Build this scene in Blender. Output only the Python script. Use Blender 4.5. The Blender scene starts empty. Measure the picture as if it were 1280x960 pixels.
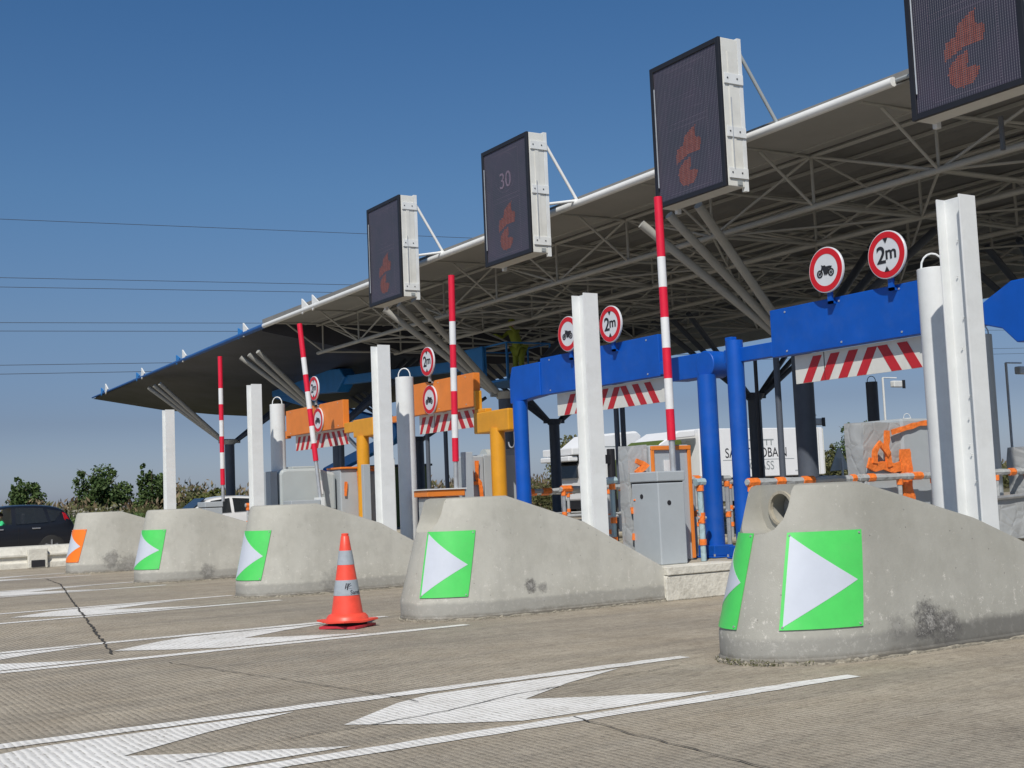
import bpy, bmesh, math, random
from mathutils import Vector, Matrix, Quaternion, noise
R = math.radians
C = bpy.context.scene.collection
SC = bpy.context.scene

# ---------------------------------------------------------------- camera, sky, sun, exposure
ydir = Vector((-980.0, -179.0, -1590.0)).normalized()          # row direction seen by the camera
rl = -0.042
zdir = Vector((rl, 1.0, -(rl * ydir.x + ydir.y) / ydir.z)).normalized()
xdir = ydir.cross(zdir)
cam_d = bpy.data.cameras.new('camera'); cam = bpy.data.objects.new('camera', cam_d); C.objects.link(cam)
cam_d.sensor_width = 36; cam_d.lens = 36 * 1590 / 1280
cam_d.clip_start = 0.05; cam_d.clip_end = 5000
cam.matrix_world = Matrix.Translation((0, 0, 1.25)) @ Matrix((xdir, ydir, zdir)).to_4x4()
SC.camera = cam
SUN_EL, SUN_AZ = 47.0, 223.0           # azimuth clockwise from +Y
w = bpy.data.worlds.new("World"); SC.world = w; w.use_nodes = True
sk = w.node_tree.nodes.new('ShaderNodeTexSky'); sk.sky_type = 'NISHITA'; sk.sun_disc = False
sk.sun_elevation = R(SUN_EL); sk.sun_rotation = R(SUN_AZ)
sk.altitude = 100; sk.air_density = 1.0; sk.dust_density = 1.0; sk.ozone_density = 6.0
bg = w.node_tree.nodes['Background']; bg.inputs[1].default_value = 0.125
# deepen the blue towards the zenith, grey towards the horizon (late-summer haze low in the sky)
_t = w.node_tree; _tc = _t.nodes.new('ShaderNodeTexCoord'); _sx = _t.nodes.new('ShaderNodeSeparateXYZ'); _t.links.new(_tc.outputs['Generated'], _sx.inputs[0])
_rp = _t.nodes.new('ShaderNodeValToRGB'); _t.links.new(_sx.outputs[2], _rp.inputs[0])
TINT = [(0.0, (0.88, 0.87, 1.12)), (0.015, (0.864, 0.889, 1.13)), (0.065, (0.627, 0.609, 0.740)), (0.14, (0.695, 0.715, 0.778)), (0.238, (0.644, 0.796, 0.870)), (0.374, (0.505, 0.762, 0.907)), (0.6, (0.40, 0.56, 0.64)), (1.0, (0.34, 0.46, 0.52))]
_e = _rp.color_ramp.elements
while len(_e) < len(TINT): _e.new(0.5)
for _i, (_p, _c) in enumerate(TINT): _e[_i].position = _p; _e[_i].color = (*[v * 0.8 for v in _c], 1)
_mx = _t.nodes.new('ShaderNodeMix'); _mx.data_type = 'RGBA'; _mx.blend_type = 'MULTIPLY'; _mx.inputs[0].default_value = 1
_t.links.new(sk.outputs[0], _mx.inputs[6]); _t.links.new(_rp.outputs[0], _mx.inputs[7]); _t.links.new(_mx.outputs[2], bg.inputs[0])
sl = bpy.data.lights.new('sun', 'SUN'); sl.energy = 4.3; sl.angle = R(0.5); sl.color = (1.0, 0.945, 0.86)
so = bpy.data.objects.new('sun', sl); C.objects.link(so)
sd = Vector((math.sin(R(SUN_AZ)) * math.cos(R(SUN_EL)), math.cos(R(SUN_AZ)) * math.cos(R(SUN_EL)), math.sin(R(SUN_EL))))
so.rotation_euler = sd.to_track_quat('Z', 'Y').to_euler()
SC.view_settings.view_transform = 'Standard'; SC.view_settings.look = 'None'
SC.view_settings.gamma = 1; SC.view_settings.use_curve_mapping = False
SC.view_settings.exposure = -0.15

# ---------------------------------------------------------------- materials
def mat(name, col, rough=0.6, metal=0.0, var=0.12, scale=6.0, bump=0.0, bscale=60.0, spots=0.0, coat=0.0, alpha=1.0, spec=0.5, dirt=0.0, dirtcol=(0.06, 0.055, 0.05)):
    m = bpy.data.materials.new(name); m.use_nodes = True
    nt = m.node_tree; n = nt.nodes; l = nt.links; b = n['Principled BSDF']
    b.inputs['Roughness'].default_value = rough; b.inputs['Metallic'].default_value = metal
    b.inputs['Specular IOR Level'].default_value = spec
    if coat: b.inputs['Coat Weight'].default_value = coat
    tc = n.new('ShaderNodeTexCoord')
    nz = n.new('ShaderNodeTexNoise'); nz.inputs['Scale'].default_value = scale; nz.inputs['Detail'].default_value = 6
    nz.inputs['Roughness'].default_value = 0.65
    l.new(tc.outputs['Object'], nz.inputs['Vector'])
    mr = n.new('ShaderNodeMapRange'); mr.inputs[1].default_value = 0.3; mr.inputs[2].default_value = 0.7
    mr.inputs[3].default_value = 1 - var; mr.inputs[4].default_value = 1 + var
    l.new(nz.outputs['Fac'], mr.inputs[0])
    mx = n.new('ShaderNodeMix'); mx.data_type = 'RGBA'; mx.blend_type = 'MULTIPLY'; mx.inputs[0].default_value = 1
    mx.inputs[6].default_value = (*col, 1); l.new(mr.outputs[0], mx.inputs[7])
    out = mx.outputs[2]
    if dirt:
        n2 = n.new('ShaderNodeTexNoise'); n2.inputs['Scale'].default_value = scale * 0.6; n2.inputs['Detail'].default_value = 8
        n2.inputs['Roughness'].default_value = 0.75; l.new(tc.outputs['Object'], n2.inputs['Vector'])
        r2 = n.new('ShaderNodeMapRange'); r2.inputs[1].default_value = 0.52; r2.inputs[2].default_value = 0.75
        r2.inputs[4].default_value = dirt; l.new(n2.outputs['Fac'], r2.inputs[0])
        m2 = n.new('ShaderNodeMix'); m2.data_type = 'RGBA'; l.new(r2.outputs[0], m2.inputs[0]); l.new(out, m2.inputs[6])
        m2.inputs[7].default_value = (*dirtcol, 1); out = m2.outputs[2]
    l.new(out, b.inputs['Base Color'])
    if bump:
        n3 = n.new('ShaderNodeTexNoise'); n3.inputs['Scale'].default_value = bscale; n3.inputs['Detail'].default_value = 5
        l.new(tc.outputs['Object'], n3.inputs['Vector'])
        bp = n.new('ShaderNodeBump'); bp.inputs['Strength'].default_value = bump; bp.inputs['Distance'].default_value = 0.02
        l.new(n3.outputs['Fac'], bp.inputs['Height']); l.new(bp.outputs[0], b.inputs['Normal'])
    if alpha < 1: b.inputs['Alpha'].default_value = alpha
    m['col'] = True
    return m

def N(nt, kind, **kw):
    n = nt.nodes.new(kind)
    for k, v in kw.items():
        if k.startswith('i_'):
            n.inputs[int(k[2:])].default_value = v
        else: setattr(n, k, v)
    return n

def mixc(nt, fac, a, b, mode='MIX'):
    m = nt.nodes.new('ShaderNodeMix'); m.data_type = 'RGBA'; m.blend_type = mode
    for i, v in ((0, fac), (6, a), (7, b)):
        if hasattr(v, 'links') or isinstance(v, bpy.types.NodeSocket): nt.links.new(v, m.inputs[i])
        elif i == 0: m.inputs[0].default_value = v
        else: m.inputs[i].default_value = (*v, 1) if len(v) == 3 else v
    return m.outputs[2]

def math_(nt, op, a, b=0.0, clamp=False):
    m = nt.nodes.new('ShaderNodeMath'); m.operation = op; m.use_clamp = clamp
    for i, v in ((0, a), (1, b)):
        if isinstance(v, bpy.types.NodeSocket): nt.links.new(v, m.inputs[i])
        else: m.inputs[i].default_value = v
    return m.outputs[0]

def noise_(nt, vec, scale, detail=5, rough=0.6):
    n = nt.nodes.new('ShaderNodeTexNoise'); n.inputs['Scale'].default_value = scale; n.inputs['Detail'].default_value = detail
    n.inputs['Roughness'].default_value = rough; nt.links.new(vec, n.inputs['Vector']); return n.outputs['Fac']

def ramp_(nt, v, a, b, c=0.0, d=1.0):
    m = nt.nodes.new('ShaderNodeMapRange'); nt.links.new(v, m.inputs[0])
    for i, x in enumerate((a, b, c, d)): m.inputs[i + 1].default_value = x
    return m.outputs[0]

def groove(nt, pos):
    """broom-dragged ribs running across the lanes (along Y), slightly wavering"""
    sx = nt.nodes.new('ShaderNodeSeparateXYZ'); nt.links.new(pos, sx.inputs[0])
    wob = math_(nt, 'MULTIPLY', noise_(nt, pos, 1.3, 3), 0.06)
    x = math_(nt, 'ADD', sx.outputs[0], wob)
    jit = math_(nt, 'MULTIPLY', noise_(nt, pos, 14.0, 3), 0.016)
    ph = math_(nt, 'MULTIPLY', math_(nt, 'ADD', x, jit), 2 * math.pi / 0.043)
    s = math_(nt, 'SINE', ph)
    brk = noise_(nt, pos, 11.0, 7, 0.75)
    s = math_(nt, 'ADD', s, math_(nt, 'MULTIPLY', math_(nt, 'SUBTRACT', brk, 0.5), 3.4))
    return s, sx

def pavement_mat():
    m = bpy.data.materials.new('ribbed_concrete'); m.use_nodes = True; nt = m.node_tree
    b = nt.nodes['Principled BSDF']; g = nt.nodes.new('ShaderNodeNewGeometry'); pos = g.outputs['Position']
    s, sx = groove(nt, pos)
    big = noise_(nt, pos, 0.22, 6, 0.6); mid = noise_(nt, pos, 1.6, 8, 0.7); fine = noise_(nt, pos, 85, 6, 0.8)
    mp = nt.nodes.new('ShaderNodeMapping'); mp.inputs['Scale'].default_value = (0.12, 1.7, 1); nt.links.new(pos, mp.inputs['Vector'])
    streak = noise_(nt, mp.outputs[0], 1.2, 7, 0.65)           # wheel tracks along the lanes
    c = mixc(nt, ramp_(nt, mid, 0.3, 0.7), (0.37, 0.312, 0.232), (0.53, 0.468, 0.37))
    c = mixc(nt, ramp_(nt, big, 0.4, 0.65, 0, 0.45), c, (0.215, 0.205, 0.19))
    c = mixc(nt, ramp_(nt, streak, 0.46, 0.75, 0, 0.6), c, (0.155, 0.148, 0.135))
    c = mixc(nt, ramp_(nt, s, -1.2, -0.55, 0.62, 0), c, (0.115, 0.10, 0.082))
    c = mixc(nt, ramp_(nt, fine, 0.54, 0.64, 0, 0.8), c, (0.12, 0.105, 0.088))
    c = mixc(nt, ramp_(nt, fine, 0.34, 0.43, 0.6, 0), c, (0.60, 0.55, 0.46))
    sp = noise_(nt, pos, 4.5, 9, 0.8)
    m2 = nt.nodes.new('ShaderNodeMapping'); m2.inputs['Scale'].default_value = (2.2, 8.5, 1); m2.inputs['Rotation'].default_value = (0, 0, 0.12); nt.links.new(pos, m2.inputs['Vector'])
    sk2 = noise_(nt, m2.outputs[0], 2.6, 8, 0.78)
    c = mixc(nt, ramp_(nt, sk2, 0.53, 0.64, 0, 0.6), c, (0.15, 0.13, 0.105))
    c = mixc(nt, ramp_(nt, sk2, 0.36, 0.46, 0.45, 0), c, (0.55, 0.49, 0.39))
    gr = noise_(nt, pos, 32, 8, 0.85)
    c = mixc(nt, ramp_(nt, gr, 0.56, 0.62, 0, 0.75), c, (0.11, 0.095, 0.078))
    c = mixc(nt, ramp_(nt, gr, 0.38, 0.43, 0.5, 0), c, (0.62, 0.57, 0.48))
    c = mixc(nt, ramp_(nt, sp, 0.63, 0.68, 0, 0.7), c, (0.085, 0.076, 0.066))
    nt.links.new(c, b.inputs['Base Color']); b.inputs['Roughness'].default_value = 0.85
    b.inputs['Specular IOR Level'].default_value = 0.3
    h = math_(nt, 'ADD', math_(nt, 'MULTIPLY', s, 0.4), math_(nt, 'MULTIPLY', fine, 1.4))
    h = math_(nt, 'ADD', h, math_(nt, 'MULTIPLY', mid, 2.5))
    bp = nt.nodes.new('ShaderNodeBump'); bp.inputs['Strength'].default_value = 0.55; bp.inputs['Distance'].default_value = 0.008
    nt.links.new(h, bp.inputs['Height']); nt.links.new(bp.outputs[0], b.inputs['Normal'])
    return m

def paint_mat():
    m = bpy.data.materials.new('worn_road_paint'); m.use_nodes = True; nt = m.node_tree
    b = nt.nodes['Principled BSDF']; g = nt.nodes.new('ShaderNodeNewGeometry'); pos = g.outputs['Position']
    s, sx = groove(nt, pos); fine = noise_(nt, pos, 30, 6, 0.7); big = noise_(nt, pos, 2.2, 6, 0.7)
    c = mixc(nt, ramp_(nt, big, 0.35, 0.7), (0.88, 0.87, 0.84), (0.70, 0.68, 0.64))
    c = mixc(nt, ramp_(nt, s, -1.35, -0.8, 0.7, 0), c, (0.26, 0.235, 0.19))
    wear = math_(nt, 'ADD', fine, math_(nt, 'MULTIPLY', big, 0.5))
    c = mixc(nt, ramp_(nt, wear, 0.88, 0.93, 0, 0.85), c, (0.27, 0.245, 0.205))
    nt.links.new(c, b.inputs['Base Color']); b.inputs['Roughness'].default_value = 0.7
    bp = nt.nodes.new('ShaderNodeBump'); bp.inputs['Strength'].default_value = 0.4; bp.inputs['Distance'].default_value = 0.006
    nt.links.new(s, bp.inputs['Height']); nt.links.new(bp.outputs[0], b.inputs['Normal'])
    return m

def cast_concrete(name, scuffs, tint=1.0, worn=False):
    """smooth precast concrete: mottling, air holes, a dirty splash band at the foot, black scrapes at given spots"""
    m = bpy.data.materials.new(name); m.use_nodes = True; nt = m.node_tree
    b = nt.nodes['Principled BSDF']; tc = nt.nodes.new('ShaderNodeTexCoord'); pos = tc.outputs['Object']
    sx = nt.nodes.new('ShaderNodeSeparateXYZ'); nt.links.new(pos, sx.inputs[0]); z = sx.outputs[2]
    big = noise_(nt, pos, 1.1, 7, 0.62); mid = noise_(nt, pos, 7, 8, 0.7); fine = noise_(nt, pos, 90, 3, 0.6)
    mp = nt.nodes.new('ShaderNodeMapping'); mp.inputs['Scale'].default_value = (7, 7, 0.8); nt.links.new(pos, mp.inputs['Vector'])
    run = noise_(nt, mp.outputs[0], 1.0, 5, 0.6)
    c = mixc(nt, ramp_(nt, big, 0.3, 0.7), tuple(x * tint for x in (0.325, 0.318, 0.278)), tuple(x * tint for x in (0.445, 0.438, 0.395)))
    c = mixc(nt, ramp_(nt, mid, 0.50, 0.75, 0, 0.28), c, (0.27, 0.26, 0.225))
    c = mixc(nt, ramp_(nt, run, 0.52, 0.72, 0, 0.22), c, (0.28, 0.275, 0.25))
    vo = nt.nodes.new('ShaderNodeTexVoronoi'); vo.inputs['Scale'].default_value = 13; nt.links.new(pos, vo.inputs['Vector'])
    pitd = vo.outputs['Distance']; vc = nt.nodes.new('ShaderNodeSeparateXYZ'); nt.links.new(vo.outputs['Color'], vc.inputs[0])
    pit = math_(nt, 'MULTIPLY', ramp_(nt, pitd, 0.05, 0.09, 1, 0), ramp_(nt, vc.outputs[0], 0.55, 0.57))
    c = mixc(nt, math_(nt, 'MULTIPLY', pit, 0.6), c, (0.16, 0.15, 0.14))
    # pale chips, denser low on the nose
    chip = noise_(nt, pos, 16, 9, 0.85)
    lowz = ramp_(nt, z, 0.02, 0.65, 1, 0)
    c = mixc(nt, math_(nt, 'MULTIPLY', ramp_(nt, math_(nt, 'ADD', chip, math_(nt, 'MULTIPLY', lowz, 0.075)), 0.605, 0.635), 0.8), c, (0.62, 0.60, 0.55))
    scr = nt.nodes.new('ShaderNodeMapping'); scr.inputs['Scale'].default_value = (1.2, 1.2, 26); scr.inputs['Rotation'].default_value = (0.05, 0.08, 0.4); nt.links.new(pos, scr.inputs['Vector'])
    sn = noise_(nt, scr.outputs[0], 1.6, 6, 0.7)
    c = mixc(nt, math_(nt, 'MULTIPLY', ramp_(nt, sn, 0.70, 0.74), ramp_(nt, mid, .45, .6)), c, (0.60, 0.58, 0.52))
    # foot band
    zz = math_(nt, 'ADD', z, math_(nt, 'MULTIPLY', math_(nt, 'SUBTRACT', mid, 0.5), 0.10))
    c = mixc(nt, ramp_(nt, zz, 0.16, 0.19, 0.5, 0), c, (0.235, 0.232, 0.22))
    c = mixc(nt, ramp_(nt, zz, 0.03, 0.075, 0.85, 0), c, (0.15, 0.135, 0.11))
    c = mixc(nt, math_(nt, 'MULTIPLY', ramp_(nt, z, 0.0, 0.04, 1, 0), ramp_(nt, chip, .5, .62)), c, (0.40, 0.37, 0.31))
    if worn:
        xb = math_(nt, 'ADD', sx.outputs[0], math_(nt, 'MULTIPLY', math_(nt, 'SUBTRACT', big, .5), 1.2))
        zb = math_(nt, 'ADD', z, math_(nt, 'MULTIPLY', math_(nt, 'SUBTRACT', noise_(nt, pos, 5, 8, .7), 0.5), 0.16))
        band = math_(nt, 'MULTIPLY', ramp_(nt, xb, 0.9, 1.5), ramp_(nt, zb, 0.16, 0.215, 1, 0))
        c = mixc(nt, math_(nt, 'MULTIPLY', band, 0.62), c, (0.10, 0.098, 0.092))
    for (px, py, pz, rad, st) in scuffs:
        d = nt.nodes.new('ShaderNodeVectorMath'); d.operation = 'DISTANCE'; nt.links.new(pos, d.inputs[0]); d.inputs[1].default_value = (px, py, pz)
        dd = math_(nt, 'ADD', math_(nt, 'DIVIDE', d.outputs['Value'], rad), math_(nt, 'MULTIPLY', math_(nt, 'SUBTRACT', noise_(nt, pos, 12, 8, 0.75), 0.5), 2.4))
        c = mixc(nt, ramp_(nt, dd, 0.45, 1.0, st, 0), c, (0.085, 0.082, 0.08))
        dd2 = math_(nt, 'ADD', dd, math_(nt, 'MULTIPLY', math_(nt, 'SUBTRACT', noise_(nt, pos, 45, 6, 0.8), 0.5), 3.2))
        c = mixc(nt, ramp_(nt, dd2, 0.0, 0.5, st * 0.7, 0), c, (0.48, 0.47, 0.44))
    nt.links.new(c, b.inputs['Base Color']); b.inputs['Roughness'].default_value = 0.62
    b.inputs['Specular IOR Level'].default_value = 0.35
    h = math_(nt, 'ADD', math_(nt, 'MULTIPLY', mid, 0.8), math_(nt, 'MULTIPLY', fine, 0.35)); h = math_(nt, 'SUBTRACT', h, pit)
    bp = nt.nodes.new('ShaderNodeBump'); bp.inputs['Strength'].default_value = 0.35; bp.inputs['Distance'].default_value = 0.012
    nt.links.new(h, bp.inputs['Height']); nt.links.new(bp.outputs[0], b.inputs['Normal'])
    return m

def ground_mat():
    m = bpy.data.materials.new('dry_grassland'); m.use_nodes = True; nt = m.node_tree
    b = nt.nodes['Principled BSDF']; g = nt.nodes.new('ShaderNodeNewGeometry'); pos = g.outputs['Position']
    c = mixc(nt, ramp_(nt, noise_(nt, pos, 0.15, 8, 0.7), 0.35, 0.65), (0.10, 0.095, 0.04), (0.19, 0.155, 0.085))
    c = mixc(nt, ramp_(nt, noise_(nt, pos, 3, 8, 0.8), 0.45, 0.7, 0, 0.6), c, (0.06, 0.07, 0.025))
    nt.links.new(c, b.inputs['Base Color']); b.inputs['Roughness'].default_value = 0.95
    return m

def screen_mat():
    m = bpy.data.materials.new('led_matrix_face'); m.use_nodes = True; nt = m.node_tree
    b = nt.nodes['Principled BSDF']; tc = nt.nodes.new('ShaderNodeTexCoord'); pos = tc.outputs['Object']
    sx = nt.nodes.new('ShaderNodeSeparateXYZ'); nt.links.new(pos, sx.inputs[0])
    fx = math_(nt, 'FRACT', math_(nt, 'MULTIPLY', sx.outputs[1], 1 / 0.032)); fz = math_(nt, 'FRACT', math_(nt, 'MULTIPLY', sx.outputs[2], 1 / 0.032))
    lx = math_(nt, 'LESS_THAN', fx, 0.34); lz = math_(nt, 'LESS_THAN', fz, 0.55)
    led = math_(nt, 'MULTIPLY', lx, math_(nt, 'ADD', math_(nt, 'MULTIPLY', lz, 0.5), 0.5))
    big = noise_(nt, pos, 1.6, 4)
    c = mixc(nt, ramp_(nt, big, 0.35, 0.65), (0.028, 0.030, 0.048), (0.045, 0.036, 0.062))
    c = mixc(nt, math_(nt, 'MULTIPLY', led, 0.6), c, (0.23, 0.225, 0.25))
    nt.links.new(c, b.inputs['Base Color']); b.inputs['Roughness'].default_value = 0.45
    return m

def leaf_mat(name, a, bcol, tr=0.25):
    m = bpy.data.materials.new(name); m.use_nodes = True; nt = m.node_tree
    b = nt.nodes['Principled BSDF']; g = nt.nodes.new('ShaderNodeNewGeometry')
    c = mixc(nt, g.outputs['Random Per Island'], a, bcol)
    c = mixc(nt, ramp_(nt, noise_(nt, g.outputs['Position'], 0.7, 4), 0.4, 0.62, 0, 0.6), c, tuple(x * 0.55 for x in a))
    nt.links.new(c, b.inputs['Base Color']); b.inputs['Roughness'].default_value = 0.6
    b.inputs['Specular IOR Level'].default_value = 0.25
    return m

def film_mat(name, col, alpha):
    m = bpy.data.materials.new(name); m.use_nodes = True; nt = m.node_tree
    b = nt.nodes['Principled BSDF']; tc = nt.nodes.new('ShaderNodeTexCoord'); pos = tc.outputs['Object']
    nz = nt.nodes.new('ShaderNodeTexNoise'); nz.inputs['Scale'].default_value = 3.2; nz.inputs['Detail'].default_value = 3; nz.inputs['Distortion'].default_value = 0.8
    nt.links.new(pos, nz.inputs['Vector'])
    vo = nt.nodes.new('ShaderNodeTexVoronoi'); vo.inputs['Scale'].default_value = 4.5; vo.feature = 'DISTANCE_TO_EDGE'; nt.links.new(pos, vo.inputs['Vector'])
    c = mixc(nt, ramp_(nt, nz.outputs['Fac'], 0.35, 0.65), tuple(x * 0.88 for x in col), col)
    nt.links.new(c, b.inputs['Base Color']); b.inputs['Roughness'].default_value = 0.25
    h = math_(nt, 'ADD', nz.outputs['Fac'], math_(nt, 'MULTIPLY', ramp_(nt, vo.outputs['Distance'], 0, .12), .25))
    bp = nt.nodes.new('ShaderNodeBump'); bp.inputs['Strength'].default_value = 0.35; bp.inputs['Distance'].default_value = 0.05
    nt.links.new(h, bp.inputs['Height']); nt.links.new(bp.outputs[0], b.inputs['Normal'])
    return m

M = dict(
    pave=pavement_mat(), paint=paint_mat(), ground=ground_mat(), screen=screen_mat(),
    asphalt=mat('asphalt', (0.055, 0.055, 0.055), 0.9, var=0.25, scale=1.5, bump=0.3),
    kerb=mat('kerb_concrete', (0.40, 0.365, 0.29), 0.85, var=0.2, scale=5, bump=0.4, bscale=30, dirt=0.6, dirtcol=(0.16, 0.15, 0.11)),
    whitewash=mat('whitewashed_kerb', (0.66, 0.64, 0.57), 0.85, var=0.12, scale=7, bump=0.6, bscale=22, dirt=0.7, dirtcol=(0.33, 0.31, 0.26)),
    white=mat('white_painted_steel', (0.74, 0.76, 0.76), 0.38, var=0.07, scale=2.5, dirt=0.3, dirtcol=(0.45, 0.44, 0.40)),
    offwhite=mat('white_panel_sides', (0.70, 0.70, 0.66), 0.45, var=0.06, scale=3, dirt=0.2, dirtcol=(0.4, 0.37, 0.3)),
    cabinet=mat('light_grey_powder_coat', (0.42, 0.46, 0.49), 0.42, var=0.05, scale=3, dirt=0.15, dirtcol=(0.3, 0.3, 0.28)),
    grey=mat('mid_grey_panels', (0.33, 0.36, 0.37), 0.5, var=0.06, scale=2, dirt=0.2, dirtcol=(0.22, 0.22, 0.2)),
    lgrey=mat('pale_grey_shell', (0.46, 0.50, 0.50), 0.3, var=0.05, scale=2),
    steel=mat('galvanised_steel', (0.50, 0.52, 0.54), 0.4, 0.5, var=0.15, scale=9),
    darkcol=mat('dark_grey_column_paint', (0.085, 0.10, 0.13), 0.5, var=0.12, scale=4, dirt=0.25, dirtcol=(0.13, 0.14, 0.15)),
    black=mat('black_metal', (0.018, 0.018, 0.022), 0.45, var=0.1),
    rubber=mat('black_rubber', (0.02, 0.02, 0.02), 0.75, var=0.15, scale=20),
    blue=mat('blue_gloss_paint', (0.0, 0.085, 0.46), 0.45, var=0.12, scale=2.2, dirt=0.22, dirtcol=(0.10, 0.17, 0.36)),
    liftblue=mat('lift_blue_paint', (0.02, 0.20, 0.56), 0.4, var=0.1, scale=3),
    navy=mat('fascia_blue_pipe', (0.02, 0.10, 0.32), 0.5, var=0.1),
    orange=mat('orange_gloss_paint', (0.80, 0.235, 0.035), 0.4, var=0.1, scale=2.4, dirt=0.25, dirtcol=(0.5, 0.2, 0.08)),
    amber=mat('amber_gloss_paint', (0.74, 0.335, 0.02), 0.4, var=0.1, scale=3, dirt=0.25, dirtcol=(0.4, 0.2, 0.06)),
    red=mat('sign_red', (0.60, 0.012, 0.02), 0.4, var=0.06, scale=8),
    boomred=mat('boom_red', (0.72, 0.012, 0.045), 0.4, var=0.08, scale=10),
    stripered=mat('stripe_red', (0.50, 0.02, 0.03), 0.5, var=0.08, scale=10),
    signwhite=mat('sign_white', (0.66, 0.68, 0.72), 0.35, var=0.05, scale=5),
    boomwhite=mat('boom_white', (0.76, 0.77, 0.78), 0.4, var=0.05, scale=6),
    ink=mat('sign_black', (0.02, 0.02, 0.025), 0.5, var=0.1),
    green=mat('fluorescent_green', (0.085, 0.62, 0.12), 0.38, var=0.08, scale=4, dirt=0.22, dirtcol=(0.2, 0.5, 0.2)),
    reflect=mat('grey_white_retroreflective', (0.56, 0.60, 0.68), 0.4, var=0.04, scale=5),
    signorange=mat('fluorescent_orange', (0.92, 0.20, 0.015), 0.38, var=0.05, scale=4),
    cone=mat('cone_orange', (0.87, 0.085, 0.05), 0.42, var=0.10, scale=9, dirt=0.35, dirtcol=(0.45, 0.10, 0.07)),
    coneband=mat('cone_reflective_grey', (0.36, 0.40, 0.44), 0.35, var=0.12, scale=14, dirt=0.2, dirtcol=(0.25, 0.27, 0.28)),
    conedark=mat('cone_base_dark_red', (0.50, 0.03, 0.05), 0.55, var=0.15, scale=9),
    roofsheet=mat('roof_sheet_underside', (0.20, 0.20, 0.195), 0.7, var=0.16, scale=0.7, bump=0.3, bscale=5, dirt=0.3, dirtcol=(0.25, 0.24, 0.2)),
    roofdark=mat('dark_roof_cladding', (0.055, 0.058, 0.075), 0.5, var=0.3, scale=0.8, bump=0.5, bscale=1.5),
    soffit=mat('smooth_grey_soffit', (0.34, 0.34, 0.325), 0.6, var=0.1, scale=0.6, dirt=0.25, dirtcol=(0.2, 0.19, 0.17)),
    truss=mat('grey_truss_paint', (0.40, 0.40, 0.375), 0.5, var=0.08, scale=3),
    trussdark=mat('dark_truss_paint', (0.10, 0.10, 0.10), 0.5, var=0.1, scale=3),
    pipe=mat('white_pipe', (0.80, 0.81, 0.80), 0.4, var=0.05, scale=2),
    tape=mat('orange_tape', (0.90, 0.22, 0.04), 0.35, var=0.25, scale=14, bump=0.5, bscale=25),
    film=film_mat('crumpled_plastic_film', (0.44, 0.46, 0.47), 1), filmblue=film_mat('bluish_plastic_film', (0.42, 0.56, 0.60), 1),
    carblack=mat('black_car_paint', (0.008, 0.010, 0.016), 0.35, var=0.05, coat=0.25), carwhite=mat('white_car_paint', (0.78, 0.79, 0.80), 0.25, var=0.03, coat=0.7),
    carglass=mat('tinted_car_glass', (0.03, 0.035, 0.04), 0.06, var=0.05, spec=0.8, alpha=0.62),
    glass=mat('dark_window_glass', (0.02, 0.024, 0.03), 0.08, var=0.05, spec=0.8), tail=mat('tail_lamp_red', (0.42, 0.01, 0.02), 0.15, var=0.1, coat=1),
    chrome=mat('bright_alloy', (0.62, 0.63, 0.65), 0.25, 0.8, var=0.05), seat=mat('grey_headrest', (0.35, 0.36, 0.38), 0.8),
    truck=mat('white_truck_body', (0.84, 0.85, 0.86), 0.35, var=0.03, scale=1), olive=mat('olive_green_paint', (0.10, 0.14, 0.022), 0.45, var=0.15, scale=1.5),
    skin=mat('skin', (0.50, 0.30, 0.22), 0.6, var=0.05), hair=mat('dark_hair', (0.03, 0.02, 0.015), 0.8), shirt=mat('green_shirt', (0.04, 0.55, 0.22), 0.8),
    hivis=mat('hi_vis_yellow', (0.24, 0.30, 0.04), 0.8, var=0.15, scale=8), trousers=mat('work_trousers', (0.03, 0.05, 0.10), 0.85),
    led=mat('orange_led_dots', (0.33, 0.10, 0.065), 0.5, var=0.3, scale=30), dots=mat('pale_led_dots', (0.19, 0.15, 0.20), 0.5, var=0.3, scale=20),
    mortar=mat('broken_mortar', (0.34, 0.31, 0.25), 0.95, var=0.35, scale=22, bump=0.8, bscale=60, dirt=0.8, dirtcol=(0.07, 0.06, 0.045)),
    crack=mat('bitumen_joint', (0.06, 0.055, 0.048), 0.9, var=0.3, scale=8),
    leafd=leaf_mat('dark_green_leaves', (0.045, 0.085, 0.024), (0.125, 0.18, 0.055)), leafl=leaf_mat('yellow_green_leaves', (0.11, 0.14, 0.025), (0.20, 0.22, 0.05)),
    leafb=leaf_mat('brown_seed_heads', (0.15, 0.11, 0.065), (0.30, 0.235, 0.14)), leafm=leaf_mat('olive_scrub_leaves', (0.085, 0.095, 0.035), (0.19, 0.185, 0.08)),
    leafw=leaf_mat('pale_blossom', (0.30, 0.29, 0.22), (0.45, 0.43, 0.36)),
    bark=mat('bark', (0.10, 0.075, 0.05), 0.9, var=0.3, scale=12, bump=0.6),
    wire=mat('dark_cable', (0.05, 0.055, 0.07), 0.6), sticker=mat('white_sticker', (0.75, 0.75, 0.75), 0.5), stickerblue=mat('blue_lettering', (0.02, 0.05, 0.25), 0.5),
    rust=mat('rusty_steel', (0.16, 0.07, 0.03), 0.9, var=0.3, scale=20),
)

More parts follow.
